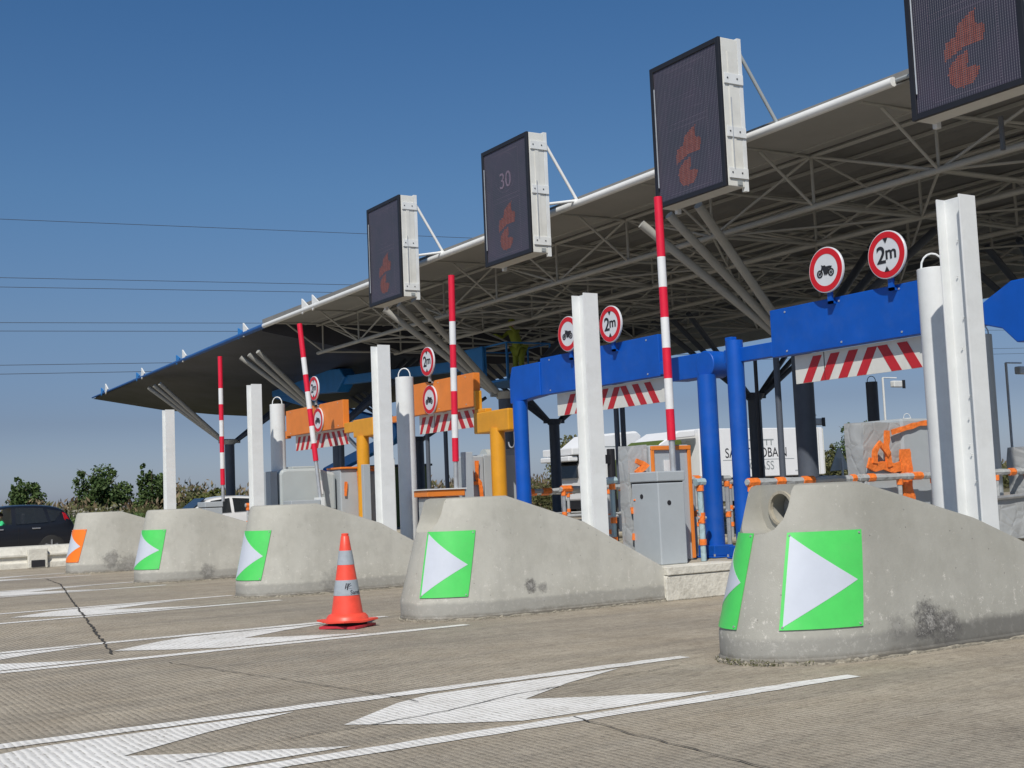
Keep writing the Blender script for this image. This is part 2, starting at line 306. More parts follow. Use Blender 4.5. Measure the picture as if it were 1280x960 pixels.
# ---------------------------------------------------------------- mesh helpers
class MB:
    def __init__(s): s.v = []; s.f = []; s.mi = []; s.cur = 0
    def add(s, vs, fs):
        o = len(s.v); s.v += [Vector(p) for p in vs]
        for f in fs: s.f.append([i + o for i in f]); s.mi.append(s.cur)
        return s
    def box(s, x0, y0, z0, x1, y1, z1):
        return s.add([(x0, y0, z0), (x1, y0, z0), (x1, y1, z0), (x0, y1, z0), (x0, y0, z1), (x1, y0, z1), (x1, y1, z1), (x0, y1, z1)],
                     [(3, 2, 1, 0), (4, 5, 6, 7), (0, 1, 5, 4), (1, 2, 6, 5), (2, 3, 7, 6), (3, 0, 4, 7)])
    def tube(s, p, q, r, r2=None, n=12, cap=True, ph=0.0):
        p = Vector(p); q = Vector(q); r2 = r if r2 is None else r2
        d = (q - p).normalized(); a = d.orthogonal().normalized()
        if abs(d.z) > 0.9: a = (Vector((1, 0, 0)) - d * d.x).normalized()
        b = d.cross(a); vs = []
        for c_, rr in ((p, r), (q, r2)):
            for i in range(n):
                t = 2 * math.pi * i / n + ph; vs.append(c_ + a * math.cos(t) * rr + b * math.sin(t) * rr)
        fs = [(i, (i + 1) % n, n + (i + 1) % n, n + i) for i in range(n)]
        if cap: fs += [tuple(range(n - 1, -1, -1)), tuple(range(n, 2 * n))]
        return s.add(vs, fs)
    def path(s, pts, r, n=8):
        for a, b in zip(pts[:-1], pts[1:]): s.tube(a, b, r, n=n)
        return s
    def beam(s, p, q, w_, h_):
        """rectangular bar, w_ horizontal width, h_ height"""
        p = Vector(p); q = Vector(q); d = (q - p).normalized()
        a = d.cross(Vector((0, 0, 1)));  a = Vector((1, 0, 0)) if a.length < 1e-4 else a.normalized()
        b = a.cross(d).normalized(); a = a * w_ / 2; b = b * h_ / 2
        vs = [p - a - b, p + a - b, p + a + b, p - a + b, q - a - b, q + a - b, q + a + b, q - a + b]
        return s.add(vs, [(0, 1, 2, 3), (7, 6, 5, 4), (1, 0, 4, 5), (2, 1, 5, 6), (3, 2, 6, 7), (0, 3, 7, 4)])
    def prism(s, pts, vec):
        """closed polygon (3D points) pushed along vec"""
        n = len(pts); vec = Vector(vec); vs = [Vector(p) for p in pts]; vs += [p + vec for p in vs]
        fs = [tuple(range(n - 1, -1, -1)), tuple(range(n, 2 * n))] + [(i, (i + 1) % n, n + (i + 1) % n, n + i) for i in range(n)]
        return s.add(vs, fs)
    def lathe(s, prof, c=(0, 0, 0), n=32, ax='z'):
        c = Vector(c); vs = []
        for (r, h) in prof:
            for i in range(n):
                t = 2 * math.pi * i / n
                p = {'z': (math.cos(t) * r, math.sin(t) * r, h), 'x': (h, math.cos(t) * r, math.sin(t) * r), 'y': (math.cos(t) * r, h, math.sin(t) * r)}[ax]
                vs.append(c + Vector(p))
        fs = []; k = len(prof)
        for j in range(k - 1):
            for i in range(n): fs.append((j * n + i, j * n + (i + 1) % n, (j + 1) * n + (i + 1) % n, (j + 1) * n + i))
        fs.append(tuple(range(n - 1, -1, -1))); fs.append(tuple(range((k - 1) * n, k * n)))
        return s.add(vs, fs)
    def ring(s, c, r0, r1, d, n=40, ax='x'):
        """flat annulus of thickness d along ax, starting at c"""
        vs = []
        for h in (0, d):
            for r in (r0, r1):
                for i in range(n):
                    t = 2 * math.pi * i / n; q = (h, math.cos(t) * r, math.sin(t) * r) if ax == 'x' else (math.cos(t) * r, h, math.sin(t) * r)
                    vs.append(Vector(c) + Vector(q))
        fs = []
        for i in range(n):
            j = (i + 1) % n
            fs += [(i, j, n + j, n + i), (2 * n + i, 3 * n + i, 3 * n + j, 2 * n + j), (n + i, n + j, 3 * n + j, 3 * n + i), (i, 2 * n + i, 2 * n + j, j)]
        return s.add(vs, fs)
    def build(s, name, m, parent=None, smooth=False, bevel=0.0, loc=None, fix=True):
        me = bpy.data.meshes.new(name)
        base = Vector((0, 0, 0))
        if parent is not None: base = root_loc(parent)
        elif loc is not None: base = Vector(loc)
        me.from_pydata([v - base for v in s.v], [], s.f)
        ms = m if isinstance(m, (list, tuple)) else [m]
        for x in ms: me.materials.append(x)
        if len(ms) > 1: me.polygons.foreach_set('material_index', s.mi)
        if fix:
            bm = bmesh.new(); bm.from_mesh(me); bmesh.ops.recalc_face_normals(bm, faces=bm.faces); bm.to_mesh(me); bm.free()
        if smooth:
            me.polygons.foreach_set('use_smooth', [True] * len(me.polygons))
            try: me.set_sharp_from_angle(angle=R(38))
            except Exception: pass
        me.update()
        o = bpy.data.objects.new(name, me); C.objects.link(o)
        if parent is not None: o.parent = parent
        else: o.location = base
        if bevel:
            b = o.modifiers.new('bevel', 'BEVEL'); b.width = bevel; b.segments = 2; b.limit_method = 'ANGLE'; b.angle_limit = R(40)
        return o

def root_loc(o):
    p = Vector(o.location)
    while o.parent: o = o.parent; p += o.location
    return p

def tag(o, label=None, cat=None, group=None, kind=None):
    if label: o['label'] = label
    if cat: o['category'] = cat
    if group: o['group'] = group
    if kind: o['kind'] = kind
    return o

def thing(name, loc, label, cat, group=None):
    o = bpy.data.objects.new(name, None); C.objects.link(o); o.location = loc; o.empty_display_size = 0.2
    return tag(o, label, cat, group)

def copy_tree(o, parent=None, loc=None, label=None):
    c = o.copy(); C.objects.link(c); c.parent = parent
    if loc is not None: c.location = loc
    if label: c['label'] = label
    for ch in list(o.children): copy_tree(ch, c)
    return c

def text_mesh(body, size, m, name, parent, place, depth=0.004, space=1.0, bold=0.0):
    """letters as real geometry; place(x, y, z) maps local text coordinates to world"""
    cu = bpy.data.curves.new(name, 'FONT'); cu.body = body; cu.size = size; cu.extrude = depth / 2; cu.align_x = 'CENTER'; cu.align_y = 'CENTER'
    cu.space_character = space; cu.offset = bold
    to = bpy.data.objects.new(name, cu); C.objects.link(to)
    dg = bpy.context.evaluated_depsgraph_get(); me = bpy.data.meshes.new_from_object(to.evaluated_get(dg))
    bpy.data.objects.remove(to); bpy.data.curves.remove(cu)
    base = root_loc(parent)
    for v in me.vertices: v.co = Vector(place(v.co.x, v.co.y, v.co.z)) - base
    me.materials.clear(); me.materials.append(m); me.name = name
    bm = bmesh.new(); bm.from_mesh(me); bmesh.ops.recalc_face_normals(bm, faces=bm.faces); bm.to_mesh(me); bm.free()
    o = bpy.data.objects.new(name, me); C.objects.link(o); o.parent = parent
    return o

def sheet(name, pts, z, m, **kw):
    b = MB(); b.add([(x, y, z) for x, y in pts], [tuple(range(len(pts)))])
    o = b.build(name, m, fix=False); return tag(o, kind='structure', **kw)

YC = [6.93, 11.84, 16.90, 22.05, 27.25]        # island centre lines
LANE = [9.5, 14.4, 19.3, 24.5]

# ---------------------------------------------------------------- ground, pavement, markings
sheet('ground', [(-900, -900), (1500, -900), (1500, 1500), (-900, 1500)], -0.02, M['ground'])
sheet('concrete_pavement', [(-60, -40), (150, -40), (150, 56), (-60, 56)], 0.0, M['pave'])

def rough_line(x0, x1, y, wd, z=0.004, amp=0.008, taper=0.0, seed=0):
    rnd = random.Random(seed); n = max(4, int((x1 - x0) / 0.12)); L = []; Rr = []
    for i in range(n + 1):
        x = x0 + (x1 - x0) * i / n; k = 1.0 - taper * max(0, (i / n - 0.96) / 0.04)
        L.append((x, y + wd / 2 * k + rnd.uniform(-amp, amp), z)); Rr.append((x, y - wd / 2 * k + rnd.uniform(-amp, amp), z))
    b = MB(); vs = L + Rr; b.add(vs, [(n + 1 + i, n + 2 + i, i + 1, i) for i in range(n)])
    return b
for k, yc in enumerate(YC):
    b = MB()
    yy = [6.715, 11.74, 16.67, 21.8, 26.95][k]
    for sgn, wdt in ((1, .15), (-1, .15)):
        l_ = rough_line(-12, 6.03 + (0.12 if sgn < 0 else 0), yy + sgn * 0.775, wdt, taper=0.2, seed=k * 3 + sgn); b.add(l_.v, l_.f)
    for c in range(6):
        ax = 2.95 - 2.42 * c; rnd = random.Random(k * 10 + c)
        j = lambda: rnd.uniform(-0.025, 0.025)
        far = [(ax, yy), (ax + 0.55 + j(), yy + 0.45 + j()), (ax + 0.85, yy + 0.60), (ax + 1.6 + j(), yy + 0.64), (ax + 2.38, yy + 0.64), (ax + 1.75, yy + 0.36 + j()), (ax + 1.2 + j(), yy)]
        b.add([(x, y, 0.004) for x, y in far], [tuple(range(6, -1, -1))])
        near = [(ax + 1.2, yy), (ax + 1.6 + j(), yy - 0.26), (ax + 2.2, yy - 0.60), (ax + 1.5, yy - 0.645), (ax + 0.8, yy - 0.62), (ax + 0.45, yy - 0.40 + j()), (ax, yy)]
        b.add([(x, y, 0.004) for x, y in near], [tuple(range(6, -1, -1))])
    o = b.build('painted_chevron_marking', M['paint'], fix=False); tag(o, kind='structure')
# lane edge lines running on the far side + sealed joints and cracks
def crack(name, pts, wd, seed, z=0.008):
    rnd = random.Random(seed); P = [Vector((x, y, z)) for x, y in pts]; Q = []
    for a, c in zip(P[:-1], P[1:]):
        n = max(2, int((c - a).length / 0.09))
        for i in range(n): Q.append(a.lerp(c, i / n) + Vector((rnd.uniform(-.014, .014), rnd.uniform(-.014, .014), 0)))
    Q.append(P[-1]); b = MB(); vs = []
    for i, q in enumerate(Q):
        d = (Q[min(i + 1, len(Q) - 1)] - Q[max(i - 1, 0)]).normalized(); s_ = Vector((-d.y, d.x, 0)) * wd * rnd.uniform(.25, .75)
        vs += [q + s_, q - s_]
    b.add(vs, [(2 * i + 1, 2 * i + 3, 2 * i + 2, 2 * i) for i in range(len(Q) - 1)])
    return tag(b.build(name, M['crack'], fix=False), kind='structure')
crack('pavement_joint', [(5.2, 25.6), (5.0, 23.5), (3.9, 17.3), (2.87, 11.47)], 0.02, 1)
crack('pavement_crack', [(3.06, 10.45), (3.3, 9.2), (3.53, 7.9), (3.62, 7.1)], 0.008, 2)
crack('pavement_crack', [(1.9, 6.35), (2.58, 6.55), (3.41, 6.63), (4.2, 6.9), (5.7, 7.15)], 0.009, 3)
crack('pavement_crack', [(4.02, 6.0), (3.95, 5.4), (3.92, 4.77), (3.85, 3.6)], 0.009, 4)
crack('pavement_crack', [(4.3, 12.3), (5.1, 11.9), (5.9, 11.85)], 0.008, 5)

# ---------------------------------------------------------------- raised toll islands
def island(yc, y0, y1, x0, x1, h, seed):
    b = MB(); rnd = random.Random(seed)
    b.box(x0 + 0.03, y0 + 0.04, -0.01, x1, y1 - 0.04, h - 0.10)
    o = b.build('toll_island', M['kerb'], loc=(x0, yc, 0), bevel=0.01)
    tag(o, kind='structure')
    x = x0; i = 0
    c = MB(); wm = MB()
    while x < x1 - 0.1:
        L = 1.02 if i == 0 else 1.2
        tgt = wm if i == 0 else c
        xe = min(x + L, x1)
        tgt.box(x, y0, h - 0.10, xe - 0.012, y0 + 0.32, h + rnd.uniform(-.004, .004)); tgt.box(x, y1 - 0.32, h - 0.10, xe - 0.012, y1, h + rnd.uniform(-.004, .004))
        x = xe; i += 1
    wm.box(x0 - 0.02, y0 + 0.015, 0.0, x0 + 0.95, y0 + 0.039, h - 0.105); wm.box(x0 - 0.02, y0 + 0.04, 0.0, x0 + 0.029, y1 - 0.04, h - 0.105)
    c.box(x0, y0 + 0.321, h - 0.10, x1, y1 - 0.321, h - 0.004)
    c.build('coping', M['kerb'], o, bevel=0.035); wm.build('whitewashed_end', M['whitewash'], o, bevel=0.03)
    return o
for k, yc in enumerate(YC):
    island(yc, yc - 0.62, yc + 0.95, 8.86 if k else 9.3, 34, 0.38, k)

# ---------------------------------------------------------------- concrete nose blocks
def plan(yc, a_nose, b_half, xc, xe, n=30):
    """outline points: from far tail, round the nose, to near tail"""
    pts = [(xe, yc + b_half), ((xc + xe) / 2, yc + b_half)]
    for i in range(n + 1):
        t = math.pi / 2 + math.pi * i / n
        cx, sy = math.cos(t), math.sin(t)
        e = EXP(yc)
        pts.append((xc + a_nose * math.copysign(abs(cx) ** e, cx), yc + b_half * math.copysign(abs(sy) ** e, sy)))
    pts += [((xc + xe) / 2, yc - b_half), (xe, yc - b_half)]
    return pts
XC = 6.95
NOSE = {6.93: .36, 11.84: .30}; EX = .9
AL = lambda yc: .94 if yc < 7 else 1.03
EXP = lambda yc: 1.0 if yc < 7 else EX
def off_nose(z, yc): return 0.0 if z < 0.2 else NOSE.get(yc, .23) * (z - 0.2) / 1.04
def off_side(z): return 0.0 if z < 0.2 else 0.15 * (z - 0.2) / 1.04
def top_z(x, x1, x2, zend): return 1.24 if x < x1 else 1.24 + (zend - 1.24) * min(1, (x - x1) / (x2 - x1))
def shell_pt(t, z, yc, extra=0.0):
    """point on the nose surface; t = angle from far side (90) round the nose (180) to near side (270), beyond: straight side"""
    a = AL(yc) - off_nose(z, yc) + extra; bh = 0.57 - off_side(z) + extra; e = EXP(yc)
    if t <= 270:
        cx, sy = math.cos(R(t)), math.sin(R(t))
        return Vector((XC + a * math.copysign(abs(cx) ** e, cx), yc + bh * math.copysign(abs(sy) ** e, sy), z))
    return Vector((XC + (t - 270) * 0.01, yc - bh, z))

def bevel_z(zt): return None
def make_block(yc, k, notch, x2, zend, scuffs, label):
    xe = x2; x1 = 7.32
    root = thing('concrete_nose_block', (5.95, yc, 0), label, 'concrete block', 'concrete nose blocks in front of the toll islands')
    rings = []
    zs = [0.0, 0.035, 0.045, 0.19, 0.23]
    nn = 30
    base = plan(yc, AL(yc), 0.57, XC, xe, nn)
    def ringpts(fr, inset=0.0, dz=0.0):
        out = []
        for (bx, by) in base:
            zt = top_z(bx, x1, x2, zend); z = fr(zt) 
            a = AL(yc) - off_nose(z, yc) - inset; bh = 0.57 - off_side(z) - inset
            lx = (bx - XC) / (AL(yc) if bx < XC else 1.0); ly = (by - yc) / 0.57
            x = XC + (lx * a if lx < 0 else lx); x = min(x, xe - (inset if lx > 0 and bx > xe - .01 else 0))
            out.append((x, yc + ly * bh, z - dz))
        return out
    levels = [lambda zt: 0.0, lambda zt: 0.03, lambda zt: 0.045, lambda zt: min(0.2, zt * .5)]
    vs = []
    vs += ringpts(levels[0], -0.012); vs += ringpts(levels[1], -0.012); vs += ringpts(levels[2], 0.0); vs += ringpts(levels[3])
    nl = 4
    for f_ in (0.25, 0.5, 0.75): vs += ringpts(lambda zt, f_=f_: 0.2 + (zt - 0.2) * f_ if zt > .3 else zt * (.5 + f_ * .4)); nl += 1
    vs += ringpts(lambda zt: zt - 0.045); nl += 1
    vs += ringpts(lambda zt: zt - 0.012, 0.012); nl += 1
    vs += ringpts(lambda zt: zt, 0.045); nl += 1
    n = len(base); fs = []
    for j in range(nl - 1):
        for i in range(n): fs.append((j * n + i, j * n + (i + 1) % n, (j + 1) * n + (i + 1) % n, (j + 1) * n + i))
    fs.append(tuple(range(n - 1, -1, -1)))
    t0 = (nl - 1) * n
    for i in range(n // 2): 
        a, b_, c, d = t0 + i, t0 + i + 1, t0 + n - 2 - i, t0 + n - 1 - i
        if b_ == c: fs.append((a, b_, d))
        elif b_ < c: fs.append((a, b_, c, d))
    b = MB(); b.add(vs, fs)
    body = b.build('body', cast_concrete('precast_concrete_%d' % k, scuffs, 0.95 if k == 0 else 1.17, k == 0), root, smooth=True)
    mb = MB(); nb = 90; rnd = random.Random(k + 50); o_ = []
    for q in range(nb + 1):
        t = 90 + 180 * q / nb; o_.append((shell_pt(t, 0.0, yc, 0.022 + .014 * rnd.random()), shell_pt(t, 0.0, yc, -.05), .012 + .03 * rnd.random()))
    ns = 40
    for q in range(1, ns + 1):
        x = XC + (xe - XC) * q / ns; o_.append((Vector((x, yc - .592 - .014 * rnd.random(), 0)), Vector((x, yc - .52, 0)), .010 + .025 * rnd.random()))
    vs_ = []
    for a, c, hh in o_: vs_ += [(a.x, a.y, 0.0), (a.x, a.y, hh * .6), ((a.x + c.x) / 2, (a.y + c.y) / 2, hh), (c.x, c.y, 0.0)]
    mb.add(vs_, [(4 * q + j, 4 * q + j + 1, 4 * q + j + 5, 4 * q + j + 4) for q in range(len(o_) - 1) for j in range(3)])
    mb.build('mortar_bed', M['mortar'], root)
    if notch:
        # scoop in the nose that houses the beacon, then a round socket
        y0 = yc; prof = []
        for (dy, z) in [(-.225, 1.5), (-.225, 1.08), (-.21, .99), (-.17, .925), (-.11, .895), (0, .885), (.11, .895), (.17, .925), (.21, .99), (.225, 1.08), (.225, 1.5)]: prof.append((4.8, y0 + dy, z))
        cu = MB(); cu.prism(prof, (1.76, 0, 0)); co = cu.build('cutter', M['kerb'])
        cu2 = MB(); cu2.tube((6.48, y0 + 0.0, 1.065), (6.75, y0, 1.065), 0.118, n=40); co2 = cu2.build('cutter', M['kerb'])
        for q in (co, co2):
            md = body.modifiers.new('cut', 'BOOLEAN'); md.operation = 'DIFFERENCE'; md.solver = 'EXACT'; md.object = q
        bpy.context.view_layer.update()
        # children offset: cutters are in world space, body is parented -> evaluate in place
        dg = bpy.context.evaluated_depsgraph_get(); me = bpy.data.meshes.new_from_object(body.evaluated_get(dg))
        body.modifiers.clear(); body.data = me
        bpy.data.objects.remove(co); bpy.data.objects.remove(co2)
        me.polygons.foreach_set('use_smooth', [True] * len(me.polygons)); me.set_sharp_from_angle(angle=R(32))
        L = MB(); L.ring((6.54, y0, 1.065), 0.108, 0.128, 0.03)
        lamp = L.build('beacon_ring', M['kerb'], root, smooth=True)
        g = MB()
        for rr in (0.018, 0.036, 0.054, 0.072, 0.09, 0.105): g.ring((6.68 - (0.105 - rr) * 0.3, y0, 1.065), rr - 0.005, rr + 0.004, 0.006)
        for i in range(10):
            t = math.pi * i / 10; cy, cz = math.cos(t) * .107, math.sin(t) * .107
            g.tube((6.675, y0 - cy, 1.065 - cz), (6.675, y0 + cy, 1.065 + cz), 0.003, n=5)
        g.build('beacon_grille', M['steel'], root)
        bl = MB(); bl.tube((6.725, y0, 1.065), (6.742, y0, 1.065), 0.112, n=32); bl.build('beacon_socket', M['black'], root)
    return root

ROW = ['nearest concrete nose block with round beacon socket and black scrape on its side',
       'concrete nose block right of the traffic cone, left of the grey barrier cabinet',
       'plain concrete nose block left of and behind the traffic cone',
       'concrete nose block between the orange arrow block and the block beside the cone',
       'farthest concrete nose block, carrying the orange arrow panel beside the black car']
scf = [[(1.42, -0.54, 0.22, .17, .95), (1.62, -.54, .16, .16, .7), (1.1, -.56, .2, .10, .4)], [(1.15, -0.55, 0.30, .085, .9), (1.30, -.55, .27, .07, .6)], [(1.2, -.57, .10, .28, .4)],
       [(1.05, -.57, .14, .16, .6)], [(0.75, -0.55, 0.26, .20, .6), (1.1, -.57, .1, .3, .5)]]
for k, yc in enumerate(YC):
    make_block(yc, k, k < 2, 9.28 if k == 0 else 8.86, 0.47 if k == 0 else 0.40, scf[k], ROW[k])

rnd = random.Random(77); b = MB()
for i in range(140):
    t = rnd.choice([rnd.uniform(165, 195), rnd.uniform(196, 214), rnd.uniform(170, 230)]); p = shell_pt(t, 0, 6.93, .03 + .03 * rnd.random()); p.z = .004 + .035 * rnd.random() ** 2
    a = Vector((rnd.gauss(0, .6), rnd.gauss(0, .6), rnd.random() + .3)).normalized() * rnd.uniform(.012, .03); e = a.cross(Vector((rnd.random() - .5, rnd.random() - .5, .2))).normalized() * .004
    b.add([p - e, p + e, p + a], [(0, 1, 2)])
tag(b.build('weed_tufts', M['leafm'], fix=False, loc=(6.0, 6.9, 0)), 'tiny weeds growing along the foot of the nearest concrete block', 'weeds', kind='stuff')
# arrow panels wrapped round the noses
def arrow_panel(yc, ta, tb, z0, z1, colour, label, flip=False, ta0=None, tb0=None):
    root = thing('arrow_panel', shell_pt((ta + tb) / 2, z0, yc), label, 'arrow sign', 'arrow panels on the concrete noses')
    n = 12; lean = 0
    def P(u, v, ex):  # u 0..1 left->right as seen, v 0..1 up
        a_ = ta + ((ta0 or ta) - ta) * (1 - v); b_ = tb + ((tb0 or tb) - tb) * (1 - v); t = a_ + (b_ - a_) * u
        return shell_pt(t, z0 + (z1 - z0) * v, yc, ex)
    def patch(us, f0, f1, ex0, ex1, m, name):
        b = MB(); vs = []
        for ex in (ex0, ex1):
            for u in us:
                a, c = f0(u), f1(u)
                for j in range(5): vs.append(P(u, a + (c - a) * j / 4, ex))
        k = len(us); 
        fs = []
        for i in range(k - 1):
            for j in range(4):
                fs.append((i * 5 + j, i * 5 + j + 1, (i + 1) * 5 + j + 1, (i + 1) * 5 + j)); o = k * 5
                fs.append((o + i * 5 + j, o + (i + 1) * 5 + j, o + (i + 1) * 5 + j + 1, o + i * 5 + j + 1))
        for i in range(k - 1):
            for j in (0, 4): fs.append((i * 5 + j, (i + 1) * 5 + j, k * 5 + (i + 1) * 5 + j, k * 5 + i * 5 + j))
        for i in (0, k - 1):
            for j in range(4): fs.append((i * 5 + j, i * 5 + j + 1, k * 5 + i * 5 + j + 1, k * 5 + i * 5 + j))
        b.add(vs, fs); return b.build(name, m, root, smooth=True)
    us = [i / n for i in range(n + 1)]
    patch(us, lambda u: 0, lambda u: 1, 0.004, 0.012, colour, 'plate')
    e = 0.035
    if not flip: tri = lambda u: (0.5 * min(1, (u - 0.04) / 0.89))
    us2 = [0.045 + (0.93 - 0.045) * i / n for i in range(n + 1)]
    if not flip:
        f0 = lambda u: 0.03 + 0.45 * (u - 0.045) / 0.885; f1 = lambda u: 0.97 - 0.49 * (u - 0.045) / 0.885
    else:
        f0 = lambda u: 0.03 + 0.45 * (0.93 - u) / 0.885; f1 = lambda u: 0.97 - 0.49 * (0.93 - u) / 0.885
    patch(us2, f0, f1, 0.0125, 0.0145, M['reflect'], 'white_triangle')
    for u in (.04, .96):
        for v in (.03, .97):
            b = MB(); p = P(u, v, 0.011); q = P(u, v, 0.018); b.tube(p, q, 0.008, n=8); b.build('rivet', M['steel'], root)
    return root
desc = ['nearest concrete block', 'block right of the traffic cone', 'block just left of the traffic cone', 'second block from the left', 'farthest block']
PT = [(212, 262, 213, 256), (195, 243, 200, 239), (170, 224, 173, 218), (168, 230, 171, 226), (163, 221, 165, 214)]
for k, yc in enumerate(YC):
    cm = M['green'] if k < 4 else M['signorange']; cn = 'green' if k < 4 else 'orange'
    arrow_panel(yc, PT[k][0], PT[k][1], 0.24, 0.90, cm, '%s arrow panel, nearer side of the %s' % (cn, desc[k]), ta0=PT[k][2], tb0=PT[k][3])
arrow_panel(6.93, 128, 183, 0.24, 0.90, M['green'], 'green arrow panel wrapped round the far left side of the nearest block', ta0=128, tb0=184)
arrow_panel(11.84, 96, 146, 0.24, 0.90, M['green'], 'green arrow panel seen edge-on at the left of the block behind the traffic cone')

# ---------------------------------------------------------------- H-section posts and round lifting posts
def h_post():
    r = thing('steel_h_post', (8.62, 6.92, 0), 'tall white H-section post standing behind the nearest concrete block', 'steel post', 'white H-section posts on the toll islands')
    b = MB(); x0, x1, y0, y1, t, top = 8.52, 8.72, 6.80, 7.04, 0.014, 3.56
    xm = 8.62
    prof = [(x0, y0), (x1, y0), (x1, y0 + t), (xm + .006, y0 + t), (xm + .006, y1 - t), (x1, y1 - t), (x1, y1), (x0, y1), (x0, y1 - t), (xm - .006, y1 - t), (xm - .006, y0 + t), (x0, y0 + t)]
    b.prism([(x, y, 0.0) for x, y in prof], (0, 0, top)); b.build('profile', M['white'], r, bevel=0.002)
    p = MB(); p.box(8.46, 6.74, 0.0, 8.78, 7.10, 0.02); p.build('base_plate', M['steel'], r)
    return r
hp = h_post(); hp.location = (8.70, 6.92, 0)
HP = [(8.62, 6.92), (8.36, 11.86), (8.20, 16.93), (8.12, 22.05), (8.07, 27.2)]
HL = ['', 'tall white H-section post rising between the blue gantry panel and the grey barrier cabinet\'s left', 'white H-section post beside a round white post, left of the second striped boom',
      'white H-section post left of the orange gantry panel with half hidden sign', 'farthest white H-section post standing against the sky beyond the canopy tip']
HZ = [3.56, 3.5, 3.52, 3.43, 3.37]
RV = [3.2, 2.9, 2.55, 2.3, 1.9, 1.72, 1.50, 1.42, 1.2]
for k in range(1, 5):
    c = copy_tree(hp, None, (HP[k][0], HP[k][1], 0), HL[k]); 
    for ch in c.children:
        if ch.name.startswith('profile'): ch.scale = (1, 1, HZ[k] / 3.56)

for zz in RV: b = MB(); b.tube((8.672, 6.92 + .02 * math.sin(zz * 9), zz), (8.681, 6.92 + .02 * math.sin(zz * 9), zz), .007, n=8); b.build('rivet', M['white'], hp)
def round_post(loc, label, m, z=3.12):
    r = thing('round_lifting_post', loc, label, 'round post', 'round steel posts with lifting loops')
    x, y, z0 = loc
    b = MB(); b.tube((x, y, z0), (x, y, z), 0.14, n=40); b.build('tube', m, r, smooth=True, bevel=0.006)
    l = MB(); pts = []
    for i in range(9):
        t = math.pi * i / 8; pts.append((x - 0.10 * math.cos(t) * .7, y + 0.10 * math.cos(t) * .7, z - 0.01 + 0.15 * math.sin(t) ** .8))
    l.path(pts, 0.009, 8); l.build('lifting_loop', m, r, smooth=True)
    return r
rp = round_post((9.30, 7.70, 0.0), 'white round post with wire loop on top, behind the nearest H-section post', M['white'], 3.13)
RP = [(8.98, 17.62), (8.86, 22.80)]
copy_tree(rp, None, (8.93, 17.62, 0), 'white round post with loop just right of the third H-section post')
copy_tree(rp, None, (8.83, 22.76, 0), 'white round post with loop just left of the orange panel with half hidden sign')
round_post((14.95, 11.62, 0.37), 'grey shaded round post with loop at the right edge under the canopy', M['cabinet'], 3.2)  # same post type as the white ones; canopy shade put into its grey colour
round_post((23.6, 21.6, 0.3), 'dark round post with loop seen above the plastic wrapped machine', M['darkcol'], 3.6)
round_post((30.5, 26.6, 0.3), 'small distant white round post above the orange taped machine', M['white'], 3.05)

# ---------------------------------------------------------------- boom barriers
def cabinet_barrier(x, y, label, bx, by, base_z=0.38, boom_top=4.75, tilt=(0, 0), first=2):
    """x, y = near-left corner of the cabinet"""
    r = thing('boom_barrier', (x + .2, y + .25, base_z), label, 'boom barrier', 'boom barriers with raised red and white arms')
    c = MB(); c.box(x, y, base_z, x + 0.38, y + 0.50, base_z + 0.93); cab = c.build('cabinet', M['cabinet'], r, bevel=0.012)
    l = MB(); l.box(x - 0.012, y - 0.012, base_z + 0.945, x + 0.392, y + 0.512, base_z + 1.06); l.build('lid', M['cabinet'], r, bevel=0.012)
    s = MB(); s.box(x + .01, y + .01, base_z + .93, x + .37, y + .49, base_z + .945); s.build('seam', M['black'], r)
    for (p, d) in (((x - 0.004, y + 0.31, base_z + 0.78), (1, 0, 0)), ((x + 0.15, y - 0.004, base_z + 0.70), (0, 1, 0))):
        k = MB(); pv = Vector(p); k.tube(pv, pv + Vector(d) * 0.01, 0.028, n=16); k.build('keyhole', M['ink'], cab)
    boom(r, Vector((bx, by, base_z + 1.06)), boom_top, tilt)
    return r
def boom(parent, p, top, tilt, start=None, rad=0.05):
    d = Vector((tilt[0], tilt[1], 1.0)); L = top - p.z
    lo = 0.36 if start is None else start
    g = MB(); g.tube(p, p + d * lo, rad * .72, n=20); g.build('arm_root', M['steel'], parent, smooth=True)
    arm = MB(); arm.tube(p + d * lo, p + d * L, rad, n=20, cap=True)
    a = MB(); n = 8 if L < 3.6 else 9
    seg = (L - lo) / n; vsr = MB()
    for i in range(n):
        a.cur = 0 if i % 2 == 0 else 1
        z0, z1 = lo + i * seg, lo + (i + 1) * seg
        if i == n - 1: a.cur = 0
        a.tube(p + d * z0, p + d * z1, rad, n=20, cap=(i in (0, n - 1)))
    a.build('boom_arm', [M['boomred'], M['boomwhite']], parent, smooth=True)
cabinet_barrier(9.00, 11.50, 'boom barrier with clean grey cabinet and upright red and white arm, tallest in view', 9.34, 11.63, tilt=(0, 0.006), boom_top=4.68)
# island 3: plain low cabinet wrapped with film and an orange board
r = thing('boom_barrier', (9.3, 17.0, .38), 'boom barrier with film wrapped box and upright striped arm behind the second block', 'boom barrier', 'boom barriers with raised red and white arms')
b = MB(); b.box(8.85, 16.80, .38, 9.40, 17.15, 1.26); b.build('cabinet', M['film'], r, bevel=.03)
b = MB(); b.box(8.80, 16.74, 1.262, 9.44, 17.18, 1.36); b.build('orange_board', M['orange'], r, bevel=.01)
b = MB(); b.box(8.78, 16.72, 1.362, 9.46, 17.2, 1.38); b.build('lid', M['white'], r)
boom(r, Vector((9.38, 16.9, 1.382)), 4.62, (0, -.03), start=.4)
